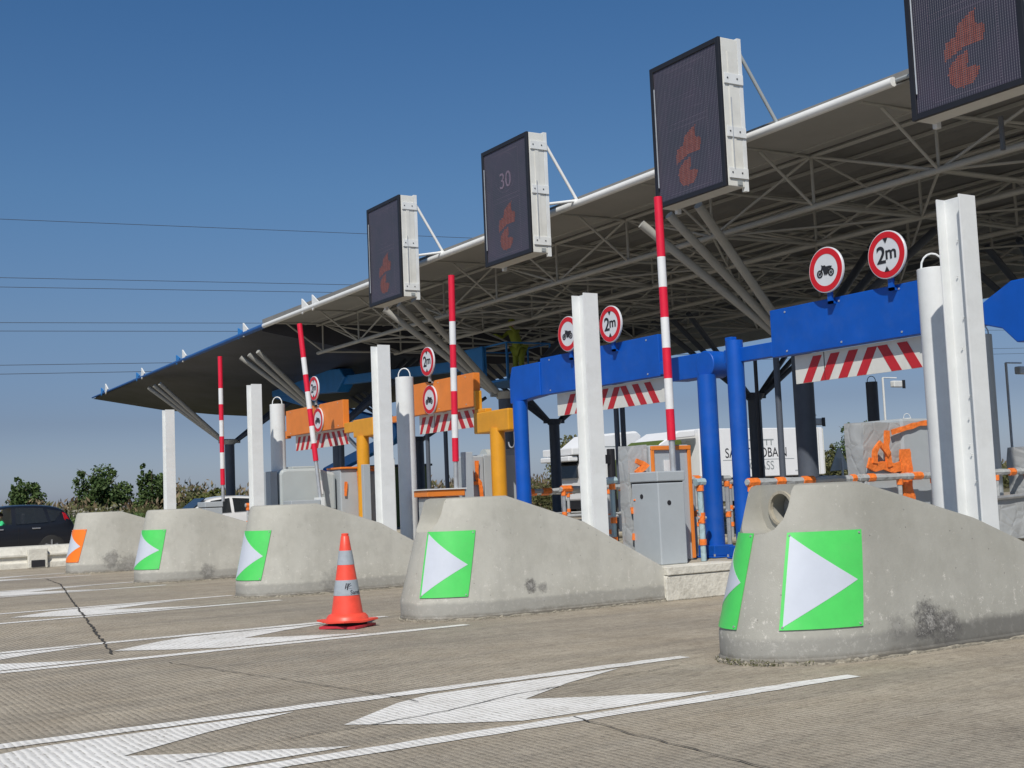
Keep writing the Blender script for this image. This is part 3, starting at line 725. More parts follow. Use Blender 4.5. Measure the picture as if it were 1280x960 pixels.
# island 4: leaning arm on a small bracket
r = thing('boom_barrier', (9.3, 22.0, .38), 'boom barrier on white bracket with red and white arm leaning left', 'boom barrier', 'boom barriers with raised red and white arms')
b = MB(); b.box(8.75, 21.9, .38, 9.25, 22.2, 1.08); b.box(8.70, 21.86, 1.081, 9.28, 22.25, 1.30); b.build('cabinet', M['cabinet'], r, bevel=.01)
b = MB(); b.box(9.29, 21.86, 1.0, 9.36, 22.2, 1.34); b.build('bracket', M['white'], r, bevel=.006)
boom(r, Vector((9.33, 22.0, 1.34)), 4.62, (-0.055, 0.10), start=.68)
cabinet_barrier(8.78, 27.0, 'farthest boom barrier with grey cabinet and upright arm, in front of a white car', 9.22, 27.12, tilt=(0, 0), boom_top=4.55, base_z=.30)

# ---------------------------------------------------------------- height-limit gantries
GX = 10.3
def stripes(b, y0, y1, z0, z1, x):
    """rising stripes left of the middle, falling ones right of it"""
    ym = (y0 + y1) / 2 - .28; n = 12; st = .27; w_ = st * 0.5; sh = (z1 - z0) * 0.62
    for side in (1, -1):
        for i in range(n):
            yb = ym + side * (i * st + sh * 1.0)            # bottom edge farther out than top
            q = [(yb, z0), (yb + side * w_, z0), (yb + side * (w_ - sh), z1), (yb - side * sh, z1)]
            if max(side * q[0][0], side * q[3][0]) > side * (y1 if side > 0 else y0) - .03: continue
            lim = (y1 if side > 0 else y0)
            q = [((min(a, lim) if side > 0 else max(a, lim)), z) for a, z in q]
            if abs(q[0][0] - q[1][0]) < 0.005 and abs(q[2][0] - q[3][0]) < 0.005: continue
            b.prism([(x, a, z) for a, z in q], (-0.003, 0, 0))
def gantry(y0, y1, m, label, posts, group='height limit gantries over the lanes', moto_front=False):
    r = thing('height_limit_gantry', (GX, (y0 + y1) / 2, 0.38), label, 'height gantry', group)
    p = MB(); p.box(GX, y0, 2.70, GX + 0.13, y1, 3.25); p.build('panel', m, r, bevel=0.008)
    for yy in (y0 + .25, (y0 + y1) / 2, y1 - .25):
        for zz in (2.75, 3.2): q = MB(); q.tube((GX - .006, yy, zz), (GX, yy, zz), .012, n=8); q.build('bolt', M['steel'], r)
    f = MB(); f.cur = 0
    f.box(GX + 0.112, y0 + 0.02, 2.37, GX + 0.127, y1 - 0.25, 2.695); fr = f.build('warning_skirt', M['offwhite'], r)
    s = MB(); stripes(s, y0 + .03, y1 - .26, 2.372, 2.66, GX + 0.111); s.build('red_stripes', M['stripered'], fr)
    sm = MB(); sm.box(GX + .1065, (y0 + y1) / 2 + .38, 2.371, GX + .1115, (y0 + y1) / 2 + .386, 2.69); sm.build('skirt_seam', M['ink'], fr)
    for fn in posts: fn(r)
    return r
def post(r, y, top, m, rad, base=0.38, x=GX, foot=True):
    b = MB(); b.tube((x, y, base), (x, y, top), rad, n=32); b.build('post', m, r, smooth=True)
    if foot:
        b = MB(); b.box(x - rad - .06, y - rad - .06, base, x + rad + .06, y + rad + .06, base + .02)
        b.box(x - rad - .035, y - rad - .035, base + .02, x + rad + .035, y + rad + .035, base + .15); b.build('foot', m, r, bevel=.01)
        for sx in (-1, 1):
            for sy in (-1, 1): b = MB(); b.tube((x + sx * (rad + .045), y + sy * (rad + .045), base + .02), (x + sx * (rad + .045), y + sy * (rad + .045), base + .05), .012, n=6); b.build('bolt', M['steel'], r)
B = M['blue']; A = M['amber']
def p1(r):
    post(r, 11.54, 2.98, B, 0.105)
    b = MB(); b.beam((GX + .06, 11.74, 2.80), (GX + .06, 10.90, 2.80), .12, .17); b.build('arm', B, r, bevel=.008)
    b = MB(); b.box(GX - .09, 11.49, 2.885, GX + .0, 11.60, 3.02); b.build('cap', B, r, bevel=.006)
    # right-hand arm, tapered head box and its post
    b = MB(); b.beam((GX + .06, 8.74, 2.78), (GX + .06, 7.95, 2.78), .12, .19); b.build('arm', B, r, bevel=.008)
    b = MB(); y = 7.95
    pts = [(GX - .02, 7.95, 2.68), (GX - .02, 7.95, 2.90), (GX - .02, 7.62, 3.06), (GX - .02, 6.95, 3.06), (GX - .02, 6.95, 2.47), (GX - .02, 7.60, 2.47), (GX - .02, 7.75, 2.62)]
    b.prism(pts, (.3, 0, 0)); b.build('head_box', B, r, bevel=.012)
    post(r, 7.2, 2.47, B, 0.12, x=GX + .13)
def p2(r):
    post(r, 12.08, 2.62, B, 0.118)
    b = MB(); b.tube((GX - .02, 12.08, 2.75), (GX + .26, 12.08, 2.75), .17, n=24); b.box(GX - .015, 12.08, 2.60, GX + .255, 12.75, 2.905); b.build('head_box', B, r, smooth=True, bevel=.01)
    b = MB(); b.beam((GX + .06, 13.0, 2.80), (GX + .06, 12.70, 2.80), .12, .17); b.build('arm', B, r, bevel=.008)
    post(r, 16.45, 2.66, B, 0.115)
    pts = [(GX - .02, 15.84, 2.70), (GX - .02, 15.84, 3.20), (GX - .02, 16.62, 3.20), (GX - .02, 16.7, 3.0), (GX - .02, 16.7, 2.64)]
    b = MB(); b.prism(pts, (.17, 0, 0)); b.build('head_box', B, r, bevel=.01)
    h = MB(); pts = [(GX - .1, 16.58 + .09 * math.cos(t), 2.05 + .09 * math.sin(t)) for t in [math.pi * 1.0 + math.pi * i / 8 for i in range(9)]] ; h.path(pts, .012, 6); h.tube((GX - .1, 16.49, 2.05), (GX - .1, 16.49, 2.2), .012, n=6); h.build('cable_hook', M['steel'], r)
def p3(r):
    post(r, 17.16, 2.3, A, 0.12)
    b = MB(); b.box(GX - .06, 16.72, 2.24, GX + .28, 17.80, 2.58); b.build('head_box', A, r, bevel=.02)
    b = MB(); b.box(GX + .0, 17.80, 2.64, GX + .12, 17.86, 2.95); b.box(GX, 17.5, 2.585, GX + .12, 17.86, 2.64); b.build('bracket', A, r, bevel=.01)
    b = MB(); b.beam((GX + .06, 21.9, 2.70), (GX + .06, 20.26, 2.70), .1, .11); b.build('arm', M['orange'], r, bevel=.006)
def p4(r):
    post(r, 22.16, 2.48, A, 0.12)
    b = MB(); b.box(GX - .04, 21.62, 2.46, GX + .28, 22.50, 2.80); b.build('head_box', A, r, bevel=.02)
    b = MB(); b.beam((GX + .06, 23.03, 2.68), (GX + .06, 22.50, 2.68), .1, .2); b.build('arm', A, r, bevel=.01)
    post(r, 26.55, 2.7, A, 0.1); b = MB(); b.beam((GX + .06, 26.6, 2.74), (GX + .06, 26.05, 2.74), .1, .16); b.build('arm', M['orange'], r)
gantry(8.72, 10.90, B, 'blue height gantry panel with striped skirt over the nearest lane', [p1])
gantry(13.0, 15.84, B, 'blue height gantry panel partly behind the second H-section post', [p2])
gantry(17.86, 20.26, M['orange'], 'orange height gantry panel on amber post in the middle of the row', [p3])
gantry(23.03, 26.05, M['orange'], 'farthest orange height gantry panel behind the leaning striped arm', [p4])

# round prohibition signs
def round_sign(y, z, kind, label, r_=0.252, x=GX - 0.10, stem=True):
    r = thing('round_traffic_sign', (x, y, z), label, 'road sign', 'round prohibition signs on the gantries')
    b = MB(); b.lathe([(r_ - .004, 0.0), (r_, 0.004), (r_, 0.026), (r_ - .006, 0.03)], (x, y, z), 48, 'x'); b.build('disc', M['signwhite'], r, smooth=True)
    b = MB(); b.ring((x - .003, y, z), r_ * .70, r_ * .955, .0025, 48); b.build('red_ring', M['red'], r)
    if stem: b = MB(); b.box(x + .03, y - .03, z - r_ - .12, x + .06, y + .03, z + .1); b.box(x + .03, y - .03, z - r_ - .12, x + .12, y + .03, z - r_ - .09); b.build('bracket', B if y < 17 else M['grey'], r)
    F = lambda u, v, d=.003: (x - d, y - u, z + v)
    if kind == '2m':
        text_mesh('2', .25 * r_ / .25, M['ink'], 'numeral_two', r, lambda a, c, e: F(a - .068, c - .005, .003 + e), depth=.003, bold=.004)
        text_mesh('m', .19 * r_ / .25, M['ink'], 'letter_m', r, lambda a, c, e: F(a * 1.05 + .062, c + .012, .003 + e), depth=.003, bold=.0035)
        b = MB(); k = r_ * .70
        b.prism([F(-.032, k), F(.032, k), F(0, k - .055)], (-.003, 0, 0)); b.prism([F(-.032, -k), F(.032, -k), F(0, -k + .055)], (-.003, 0, 0)); b.build('limit_arrows', M['ink'], r)
    else:
        b = MB()
        for cx in (-.088, .078): 
            b.ring(F(cx, -.035, .004), .030, .044, .003, 24); b.ring(F(cx, -.035, .004), .0, .009, .003, 12)
            for i in range(4):
                t = math.pi * i / 4; b.prism([F(cx + .03 * math.cos(t) - .002 * math.sin(t), -.035 + .03 * math.sin(t) + .002 * math.cos(t)), F(cx - .03 * math.cos(t) - .002 * math.sin(t), -.035 - .03 * math.sin(t) + .002 * math.cos(t)), F(cx - .03 * math.cos(t) + .002 * math.sin(t), -.035 - .03 * math.sin(t) - .002 * math.cos(t)), F(cx + .03 * math.cos(t) + .002 * math.sin(t), -.035 + .03 * math.sin(t) - .002 * math.cos(t))], (-.002, 0, 0))
        poly = [(-.082, -.03), (-.050, .045), (-.062, .052), (-.058, .06), (-.038, .052), (-.030, .05), (-.005, .052), (.008, .036), (.06, .038), (.098, .030), (.085, .012), (.05, .008), (.038, -.035), (.02, -.052), (-.022, -.05), (-.03, -.012), (-.04, .012), (-.072, -.036)]
        b.prism([F(u, v, .004) for u, v in poly], (-.003, 0, 0)); b.build('motorcycle_symbol', M['ink'], r)
    return r
round_sign(9.88, 3.55, 'moto', 'round sign with black motorcycle above the nearest blue gantry panel')
round_sign(9.02, 3.56, '2m', 'large round 2m height sign above the nearest blue gantry panel')
round_sign(14.93, 3.50, 'moto', 'round motorcycle sign half hidden by the second H-section post')
round_sign(13.90, 3.50, '2m', 'round 2m height sign above the second blue gantry panel')
round_sign(19.25, 3.58, '2m', 'small round 2m height sign above the orange panel in the middle')
round_sign(19.33, 2.93, 'moto', 'round motorcycle sign fixed on the face of the middle orange panel', x=GX - .035, stem=False)
round_sign(24.22, 2.93, 'moto', 'round sign on the farthest orange panel, half hidden by the leaning arm', x=GX - .035, stem=False)
round_sign(24.24, 3.58, '2m', 'round 2m sign above the farthest orange panel', r_=.25)

# ---------------------------------------------------------------- LED matrix displays
def display(k, label):
    yc = [9.28, 14.22, 19.38, 24.45][k]; x = 12.0
    r = thing('lane_display', (x, yc, 5.48), label, 'lane display', 'LED lane displays above the canopy edge')
    z0, z1, hw = 5.48, 7.66, 0.80
    b = MB(); b.box(x + .05, yc - hw + .004, z0 + .005, x + .36, yc + hw - .004, z1 - .005); b.build('housing', M['offwhite'], r, bevel=.01)
    b = MB(); t = .075
    b.box(x, yc - hw, z0, x + .048, yc - hw + t, z1); b.box(x, yc + hw - t, z0, x + .048, yc + hw, z1)
    b.box(x, yc - hw + t, z0, x + .048, yc + hw - t, z0 + t); b.box(x, yc - hw + t, z1 - t, x + .048, yc + hw - t, z1); b.build('frame', M['black'], r, bevel=.005)
    s = MB(); s.box(x + .018, yc - hw + t, z0 + t, x + .045, yc + hw - t, z1 - t); s.build('screen', M['screen'], r)
    # telltale arrow-like mark, in dots
    flag = [(9.098, 6.53), (9.12, 6.352), (8.979, 6.305), (9.020, 6.130), (9.277, 6.134), (9.572, 6.03), (9.537, 6.260), (9.386, 6.282), (9.350, 6.42)]
    hook = [(9.225, 6.09), (9.26, 5.88), (9.087, 5.865), (9.12, 5.75), (9.20, 5.69), (9.33, 5.665), (9.45, 5.70), (9.52, 5.79), (9.528, 5.88), (9.489, 5.985), (9.37, 6.05)]
    sh = yc - 9.28; dm = MB(); st = .032
    def inside(p, poly):
        c = False; n = len(poly)
        for i in range(n):
            (x1, y1), (x2, y2) = poly[i], poly[(i + 1) % n]
            if (y1 > p[1]) != (y2 > p[1]) and p[0] < (x2 - x1) * (p[1] - y1) / (y2 - y1) + x1: c = not c
        return c
    iy = 0; y = 8.9
    while y < 9.65:
        z = 5.62
        while z < 6.55:
            if inside((y, z), flag) or inside((y, z), hook):
                dm.add([(x + .016, y + sh - .0085, z), (x + .016, y + sh + .0085, z), (x + .016, y + sh + .0085, z + .017), (x + .016, y + sh - .0085, z + .017)], [(3, 2, 1, 0)])
            z += .025
        y += .025
    dm.build('orange_dot_symbol', M['led'], r, fix=False)
    dd = MB()
    def dotline(p, q, st=.032, sz=.010):
        n = int(math.hypot(q[0] - p[0], q[1] - p[1]) / st)
        for i in range(n + 1):
            yy = p[0] + (q[0] - p[0]) * i / max(n, 1); zz = p[1] + (q[1] - p[1]) * i / max(n, 1)
            dd.add([(x + .0165, yy - sz / 2 + yc, zz), (x + .0165, yy + sz / 2 + yc, zz), (x + .0165, yy + sz / 2 + yc, zz + sz), (x + .0165, yy - sz / 2 + yc, zz + sz)], [(3, 2, 1, 0)])
    L, Rr = .48, -.46
    dotline((L, 5.61), (L, 7.48)); dotline((Rr, 5.61), (Rr, 7.48)); dotline((L, 5.61), (Rr, 5.61)); dotline((L, 6.58), (Rr, 6.58)); dotline((L, 6.66), (Rr, 6.66)); dotline((L, 7.48), (Rr, 7.48))
    if k == 1:
        dotline((.36, 7.38), (-.2, 7.38)); dotline((-.2, 7.38), (-.2, 7.12)); dotline((.36, 7.38), (.36, 7.1)); dotline((.36, 7.05), (-.28, 7.05)); dotline((.36, 6.98), (-.2, 6.98)); dotline((-.28, 7.3), (-.36, 6.8)); dotline((.2, 6.85), (-.36, 6.8))
    if k == 2:
        txt = text_mesh('30', .42, M['dots'], 'numeral_thirty', r, lambda a, c, e: (x + .014 + e, yc - a, 6.95 + c), depth=.002)
    if k in (2, 3):
        for i in range(60):
            t = 2 * math.pi * i / 60; dotline((.36 * math.cos(t), 7.1 + .36 * math.sin(t)), (.36 * math.cos(t), 7.1 + .36 * math.sin(t)))
    dd.build('dotted_outline', M['dots'], r, fix=False)
    # hinge plates and catch rail on the near edge
    for z in ((6.98, 6.2, 5.6) if k == 1 else (7.35, 6.55, 5.62)):
        b = MB(); b.box(x + .07, yc - hw - .022, z, x + .42, yc - hw + .002, z + .15); b.build('hinge_plate', M['white'], r, bevel=.004)
        for xx in (.12, .30): b = MB(); b.tube((x + xx, yc - hw - .03, z + .08), (x + xx, yc - hw - .022, z + .08), .012, n=8); b.build('bolt', M['ink'], r)
    b = MB(); b.box(x + .36, yc - hw + .0, z0 - .05, x + .43, yc - hw + .07, z1 + .02); b.build('rear_rail', M['white'], r); b = MB(); b.box(x + .36, yc + hw - .07, z0 - .05, x + .43, yc + hw, z1 + .02); b.build('rear_rail', M['white'], r)
    b = MB(); b.box(x + .16, yc - hw - .006, z0 + .12, x + .24, yc - hw + .003, z1 - .2); b.build('side_channel', M['offwhite'], r)
    b = MB(); b.box(x + .22, yc - hw - .008, z0 + .03, x + .31, yc - hw + .002, z0 + .09); b.build('rating_plate', M['grey'], r)
    for s_ in (1, -1):
        y = yc + s_ * (hw - .04)
        for zs in ((z1 - .15, z0 + .9) if k > 1 else (z1 - .15,)):
            b = MB(); b.tube((x + .40, y, zs), (12.98, y - .12, 6.47), .028, n=10); b.build('stay_rod', M['pipe'] if k > 1 else M['grey'], r, smooth=True)
    b = MB(); b.tube((x + .17, yc - hw - .02, z0 + .25), (x + .17, yc - hw - .02, z0 + 1.3), .008, n=6); b.build('catch_rod', M['steel'], r); b = MB(); b.tube((x - .012, yc + hw - .11, z0 + .3), (x - .012, yc + hw - .11, z1 - .35), .010, n=6); b.build('catch_rod', M['steel'], r)
for k, lb in enumerate(['nearest LED display, cut by the top right corner of the photo', 'tall LED display with dotted ticket outline, right of the middle', 'middle LED display with dotted 30 and orange symbol', 'farthest and leftmost LED display above the canopy edge']):
    display(k, lb)

# ---------------------------------------------------------------- canopy with space frame and branching columns
cn = thing('toll_canopy', (20, 25, 0), 'long grey truss canopy over the toll lanes with white front pipe and blue far end', 'canopy')
ZT = lambda x: 6.42 + 0.02 * (x - 13)
YN, YM, YF = -4.0, 34.3, 54.5
b = MB(); nx = 60
xs = [13 + 14 * i / nx for i in range(nx + 1)]
# corrugated deck, top and underside
vs = []
for x in xs:
    dz = 0.03 if int(round((x - 13) / (14 / nx))) % 2 else 0.0
    for y in (YN, 16, YM + .2): vs.append((x, y, ZT(x) + dz))
m_ = len(vs)
for x in xs:
    for y in (YN, 16, YM + .2): vs.append((x, y, ZT(x) + .12))
fs = []
for i in range(nx):
    for j in range(2):
        a = i * 3 + j; fs.append((a, a + 1, a + 4, a + 3)); fs.append((m_ + a, m_ + a + 3, m_ + a + 4, m_ + a + 1))
for j in range(2): fs.append((j, m_ + j, m_ + j + 1, j + 1)); a = nx * 3 + j; fs.append((a, a + 1, m_ + a + 1, m_ + a))
b.add(vs, fs); b.build('roof_deck', M['roofsheet'], cn)
b = MB(); b.tube((12.97, 11.15, 6.43), (12.97, 24.0, 6.40), .065, n=16); b.tube((12.97, 24.0, 6.40), (12.97, YM, 6.33), .065, n=16); b.build('white_edge_pipe', M['pipe'], cn, smooth=True)
b = MB(); b.tube((12.97, YN, 6.44), (12.97, 11.1, 6.43), .03, n=8); b.build('grey_edge_trim', M['grey'], cn)
b = MB(); b.tube((12.97, YM, 6.33), (12.97, YF, 6.02), .075, .03, n=16); b.build('blue_edge_pipe', M['navy'], cn, smooth=True)
b = MB(); b.box(26.6, YN, 5.62, 26.7, YM, 6.67); b.build('rear_fascia', M['grey'], cn)
b = MB(); b.prism([(13.02, YN, ZT(13) - .035), (14.5, YN, ZT(14.5) - .035), (14.5, YN, ZT(14.5) - .015), (13.02, YN, ZT(13) - .015)], (0, YM - YN, 0)); b.build('front_soffit', M['soffit'], cn)
b = MB()
for i in range(11): x = 14.2 + i * 1.25; b.box(x, YN, ZT(x) - .05, x + .05, YM, ZT(x) - .004)
b.build('purlins', M['truss'], cn)
# blue far end: sloping cladding, deepest in the middle (roof like an upturned hull)
def under(x): 
    P_ = [(13, 6.02), (15.9, 5.55), (18.3, 5.34), (20.8, 5.22), (24, 5.5), (27, 5.9)]
    for (a, za), (c, zc) in zip(P_[:-1], P_[1:]):
        if x <= c: return za + (zc - za) * (x - a) / (c - a)
    return 5.9
b = MB(); X_ = [13, 14.5, 15.9, 17, 18.3, 19.5, 20.8, 22.5, 24, 25.5, 27]; vs = []; Ys = [YM + .25 + (YF - YM - .25) * i / 8 for i in range(9)]
for y in Ys:
    t = (y - YM) / (YF - YM)
    for x in X_: 
        zf = 6.33 - .31 * t
        vs.append((x, y, (zf - .05) + (under(x) - 6.02) * min(1, .25 + t)))
k0 = len(vs)
for y in Ys:
    t = (y - YM) / (YF - YM)
    for x in X_: vs.append((x, y, 6.36 - .31 * t + .0 + (under(x) - 6.02) * t * .95))
n_ = len(X_); fs = []
for j in range(8):
    for i in range(n_ - 1):
        a = j * n_ + i; fs.append((a, a + 1, a + n_ + 1, a + n_)); fs.append((k0 + a, k0 + a + n_, k0 + a + n_ + 1, k0 + a + 1))
b.add(vs, fs); b.build('dark_end_cladding', M['roofdark'], cn, smooth=True, fix=False)
# end closing strip between truss bay and cladding
b = MB(); b.prism([(x, YM + .22, under(x) + .18) for x in X_] + [(27, YM + .22, 6.95), (14.5, YM + .22, 6.56), (13, YM + .22, 6.42)], (0, .03, 0)); b.build('closing_panel', M['roofdark'], cn)
for i, (y, m2) in enumerate([(31.4, 'pipe'), (30.7, 'pipe'), (36.4, 'liftblue'), (35.95, 'pipe'), (42.6, 'liftblue'), (41.9, 'pipe'), (47.6, 'liftblue'), (46.9, 'pipe'), (52.9, 'liftblue'), (52.2, 'pipe')]):
    z = 6.36 - max(0, (y - YM)) / (YF - YM) * .31; sgn = -1 if m2 == 'liftblue' else 1
    b = MB(); b.prism([(12.93, y - .02, z - .12), (12.93, y - .02, z + .30 * (.7 if sgn < 0 else 1)), (12.93, y - .42, z + .06)], (.04, 0, 0)); b.build('edge_fin', M[m2], cn)
# space frame: bottom chord lines along the canopy, verticals, diagonals
XB = [14.6, 17.1, 19.6, 22.1, 24.6]; ZB = [5.58, 5.62, 5.60, 5.58, 5.60]; STEP = 2.45
ny = int((YM - YN) / STEP) + 1; YNODE = [YM - 0.4 - STEP * i for i in range(ny)]
for i, x in enumerate(XB):
    b = MB(); zb = ZB[i]; zt = ZT(x) - .06
    b.tube((x, YNODE[-1], zb), (x, YM, zb), .052, n=10); b.tube((x, YNODE[-1], zt), (x, YM, zt), .04, n=8)
    for j, y in enumerate(YNODE):
        b.tube((x, y, zb), (x, y, zt), .026, n=8)
        if j < ny - 1:
            y2 = YNODE[j + 1]
            if j % 2: b.tube((x, y, zb), (x, y2, zt), .024, n=8)
            else: b.tube((x, y, zt), (x, y2, zb), .024, n=8)
    b.build('long_truss', M['truss'], cn, smooth=True)
for j, y in enumerate(YNODE):
    b = MB()
    for i in range(len(XB) - 1):
        x, x2 = XB[i], XB[i + 1]; zt, zt2 = ZT(x) - .06, ZT(x2) - .06
        b.tube((x, y, ZB[i]), (x2, y, ZB[i + 1]), .030, n=8); b.tube((x, y, zt), (x2, y, zt2), .024, n=8)
        if (i + j) % 2: b.tube((x, y, ZB[i]), (x2, y, zt2), .022, n=8)
        else: b.tube((x, y, zt), (x2, y, ZB[i + 1]), .022, n=8)
        if j < ny - 1:
            y2 = YNODE[j + 1]; b.tube((x, y, ZB[i]), (x2, y2, ZB[i + 1]), .022, n=6) if (i + j) % 2 else b.tube((x2, y, ZB[i + 1]), (x, y2, ZB[i]), .022, n=6)
            b.tube((x, y, zt), (x2, y2, ZB[i + 1]), .024, n=6)
    b.tube((13.1, y, ZT(13) - .04), (XB[0], y, ZT(14) - .06), .024, n=8); b.tube((13.5, y, ZT(13) - .06), (XB[0], y, ZB[0]), .024, n=8)
    b.tube((XB[-1], y, ZB[-1]), (26.9, y, ZT(27) - .1), .024, n=8)
    b.build('cross_truss', M['truss'], cn, smooth=True)
# branching columns
for row, xh in enumerate((16.0, 24.0)):
    for i, y in enumerate((6.3, 16.2, 26.2, 36.2, 46.2)):
        if y < 8 and row == 0: continue
        b = MB(); b.tube((xh, y, 0), (xh, y, 3.62), .18, n=28)
        col = b.build('column', M['darkcol'], cn, smooth=True)
        b = MB(); b.tube((xh, y, 3.55), (xh, y, 3.72), .20, .30, n=20); b.box(xh - .42, y - .03, 3.60, xh + .42, y + .03, 3.76); b.build('head', M['darkcol'] if row else M['truss'], col, bevel=.01)
        dirs = [(-1, -.75), (-1, 0), (-1, .75), (1, -.75), (1, .0), (1, .75)]
        for sx, dy in dirs:
            b = MB(); top = (xh + sx * 2.8, y + dy, 5.74 if y < 40 else 5.75 - .25 * (sx > 0) - (.2 if row else 0))
            b.tube((xh + sx * .30, y + dy * .12, 3.72), top, .075 if row == 0 else .07, n=12); b.build('strut', M['truss'] if (row == 0 and sx < 0) else M['darkcol'], col, smooth=True)
# short hanger to the nearest display
b = MB(); b.tube((12.6, 9.3, 5.40), (12.6, 9.3, 5.0), .03, n=8); b.build('display_hanger', M['trussdark'], cn)

# ---------------------------------------------------------------- machines wrapped in film and tape
def puffy(b, x0, y0, z0, x1, y1, z1, amp, seed, n=7):
    """subdivided box with crumpled faces"""
    bm = bmesh.new(); bmesh.ops.create_cube(bm, size=1.0)
    bmesh.ops.subdivide_edges(bm, edges=bm.edges[:], cuts=n, use_grid_fill=True)
    o = len(b.v)
    for v in bm.verts:
        p = Vector((x0 + (v.co.x + .5) * (x1 - x0), y0 + (v.co.y + .5) * (y1 - y0), z0 + (v.co.z + .5) * (z1 - z0)))
        d = noise.noise_vector(p * 3.1 + Vector((seed, 0, 0))) * amp; p += d; b.v.append(p)
    bm.verts.ensure_lookup_table()
    for f in bm.faces: b.f.append([v.index + o for v in f.verts]); b.mi.append(0)
    bm.free()
def tape_strip(b, pts, wd, nrm, seed, th=.012):
    b = MB()
    rnd = random.Random(seed); nrm = Vector(nrm).normalized(); P = [Vector(p) for p in pts]
    Q = []
    for a, c in zip(P[:-1], P[1:]):
        n = max(2, int((c - a).length / .05))
        for i in range(n): Q.append(a.lerp(c, i / n))
    Q.append(P[-1]); vs = []
    for i, q in enumerate(Q):
        d = (Q[min(i + 1, len(Q) - 1)] - Q[max(i - 1, 0)]).normalized(); s_ = d.cross(nrm).normalized() * wd * (.48 + .16 * noise.noise(q * 7 + Vector((seed, 0, 0)))) 
        o = nrm * th * (.5 + .5 * noise.noise(q * 11)); vs += [q + s_ + o, q - s_ + o, q + s_ + o + nrm * th, q - s_ + o + nrm * th]
    fs = []
    for i in range(len(Q) - 1):
        a = 4 * i; c = a + 4
        fs += [(a, c, c + 1, a + 1), (a + 2, a + 3, c + 3, c + 2), (a, a + 2, c + 2, c), (a + 1, c + 1, c + 3, a + 3)]
    fs += [(0, 1, 3, 2), (len(vs) - 4, len(vs) - 2, len(vs) - 1, len(vs) - 3)]
    b.add(vs, fs); b.build('tape_strip', M['tape'], r, smooth=True)

GM = 'payment machines wrapped in plastic film'
# machine on island 2, right of the dark column: two cabinets side by side
r = thing('wrapped_payment_machine', (13.2, 11.9, .38), 'big payment machine wrapped in grey film with orange tape, behind the nearest block', 'payment machine', GM)
b = MB(); puffy(b, 12.28, 11.45, .38, 13.0, 11.75, 1.98, .03, 3); b.build('film_wrap', M['film'], r, smooth=True)
b = MB(); b.box(12.98, 11.42, .38, 14.15, 12.2, 2.02); b.build('grey_panel', M['cabinet'], r, bevel=.03)
b = MB(); b.box(12.26, 11.38, .38, 12.80, 11.42, 1.42); b.build('lower_panel', M['cabinet'], r, bevel=.02)
b = MB(); tape_strip(b, [(14.08, 11.40, .4), (14.10, 11.40, 1.96)], .10, (0, -1, 0), 1); tape_strip(b, [(14.12, 11.40, 1.94), (13.7, 11.40, 1.98), (13.3, 11.40, 1.95), (12.75, 11.40, 1.84)], .07, (0, -1, 0), 2)
tape_strip(b, [(12.95, 11.38, .8), (12.93, 11.38, 1.62)], .2, (0, -1, 0), 3, .03); tape_strip(b, [(12.95, 11.38, 1.42), (12.7, 11.38, 1.38), (12.5, 11.38, 1.42), (12.35, 11.36, 1.40), (12.22, 11.36, 1.46)], .12, (0, -1, 0), 4, .03)
tape_strip(b, [(12.62, 11.36, 1.40), (12.58, 11.36, 1.62), (12.6, 11.36, 1.86)], .09, (0, -1, 0), 5, .03); tape_strip(b, [(12.6, 11.35, 1.55), (12.45, 11.35, 1.70), (12.35, 11.35, 1.60), (12.33, 11.35, 1.45)], .08, (0, -1, 0), 6, .03)
# machine behind the cabinet on island 2
r = thing('wrapped_payment_machine', (9.6, 12.2, .38), 'payment machine in film with orange framed panel, behind the clean grey cabinet', 'payment machine', GM)
b = MB(); puffy(b, 9.0, 12.04, .38, 9.29, 12.22, 1.76, .02, 9); b.build('film_wrap', M['film'], r, smooth=True)
b = MB(); b.box(9.30, 12.0, .38, 9.90, 12.45, 1.76); b.build('grey_panel', M['cabinet'], r, bevel=.02)
b = MB(); b.box(9.50, 11.985, 1.2, 9.66, 12.0, 1.58); b.build('notice', M['sticker'], r)
b = MB(); b.box(9.30, 11.975, .4, 9.345, 11.998, 1.72); b.box(9.855, 11.975, .4, 9.90, 11.998, 1.72); b.box(9.30, 11.97, 1.70, 9.90, 11.998, 1.75); b.build('orange_frame', M['orange'], r, bevel=.005)
b = MB(); tape_strip(b, [(9.02, 11.98, 1.1), (9.14, 11.98, 1.3), (9.06, 11.98, 1.45), (9.2, 11.98, 1.52), (9.05, 11.98, 1.58)], .07, (0, -1, 0), 8, .03); tape_strip(b, [(9.24, 11.98, 1.1), (9.06, 11.98, 1.36)], .06, (0, -1, 0), 9, .03); tape_strip(b, [(8.97, 12.0, .7), (9.3, 12.0, .66)], .08, (0, -1, 0), 9); tape_strip(b, [(8.97, 12.0, 1.0), (9.1, 12.0, 1.02)], .08, (0, -1, 0), 9)
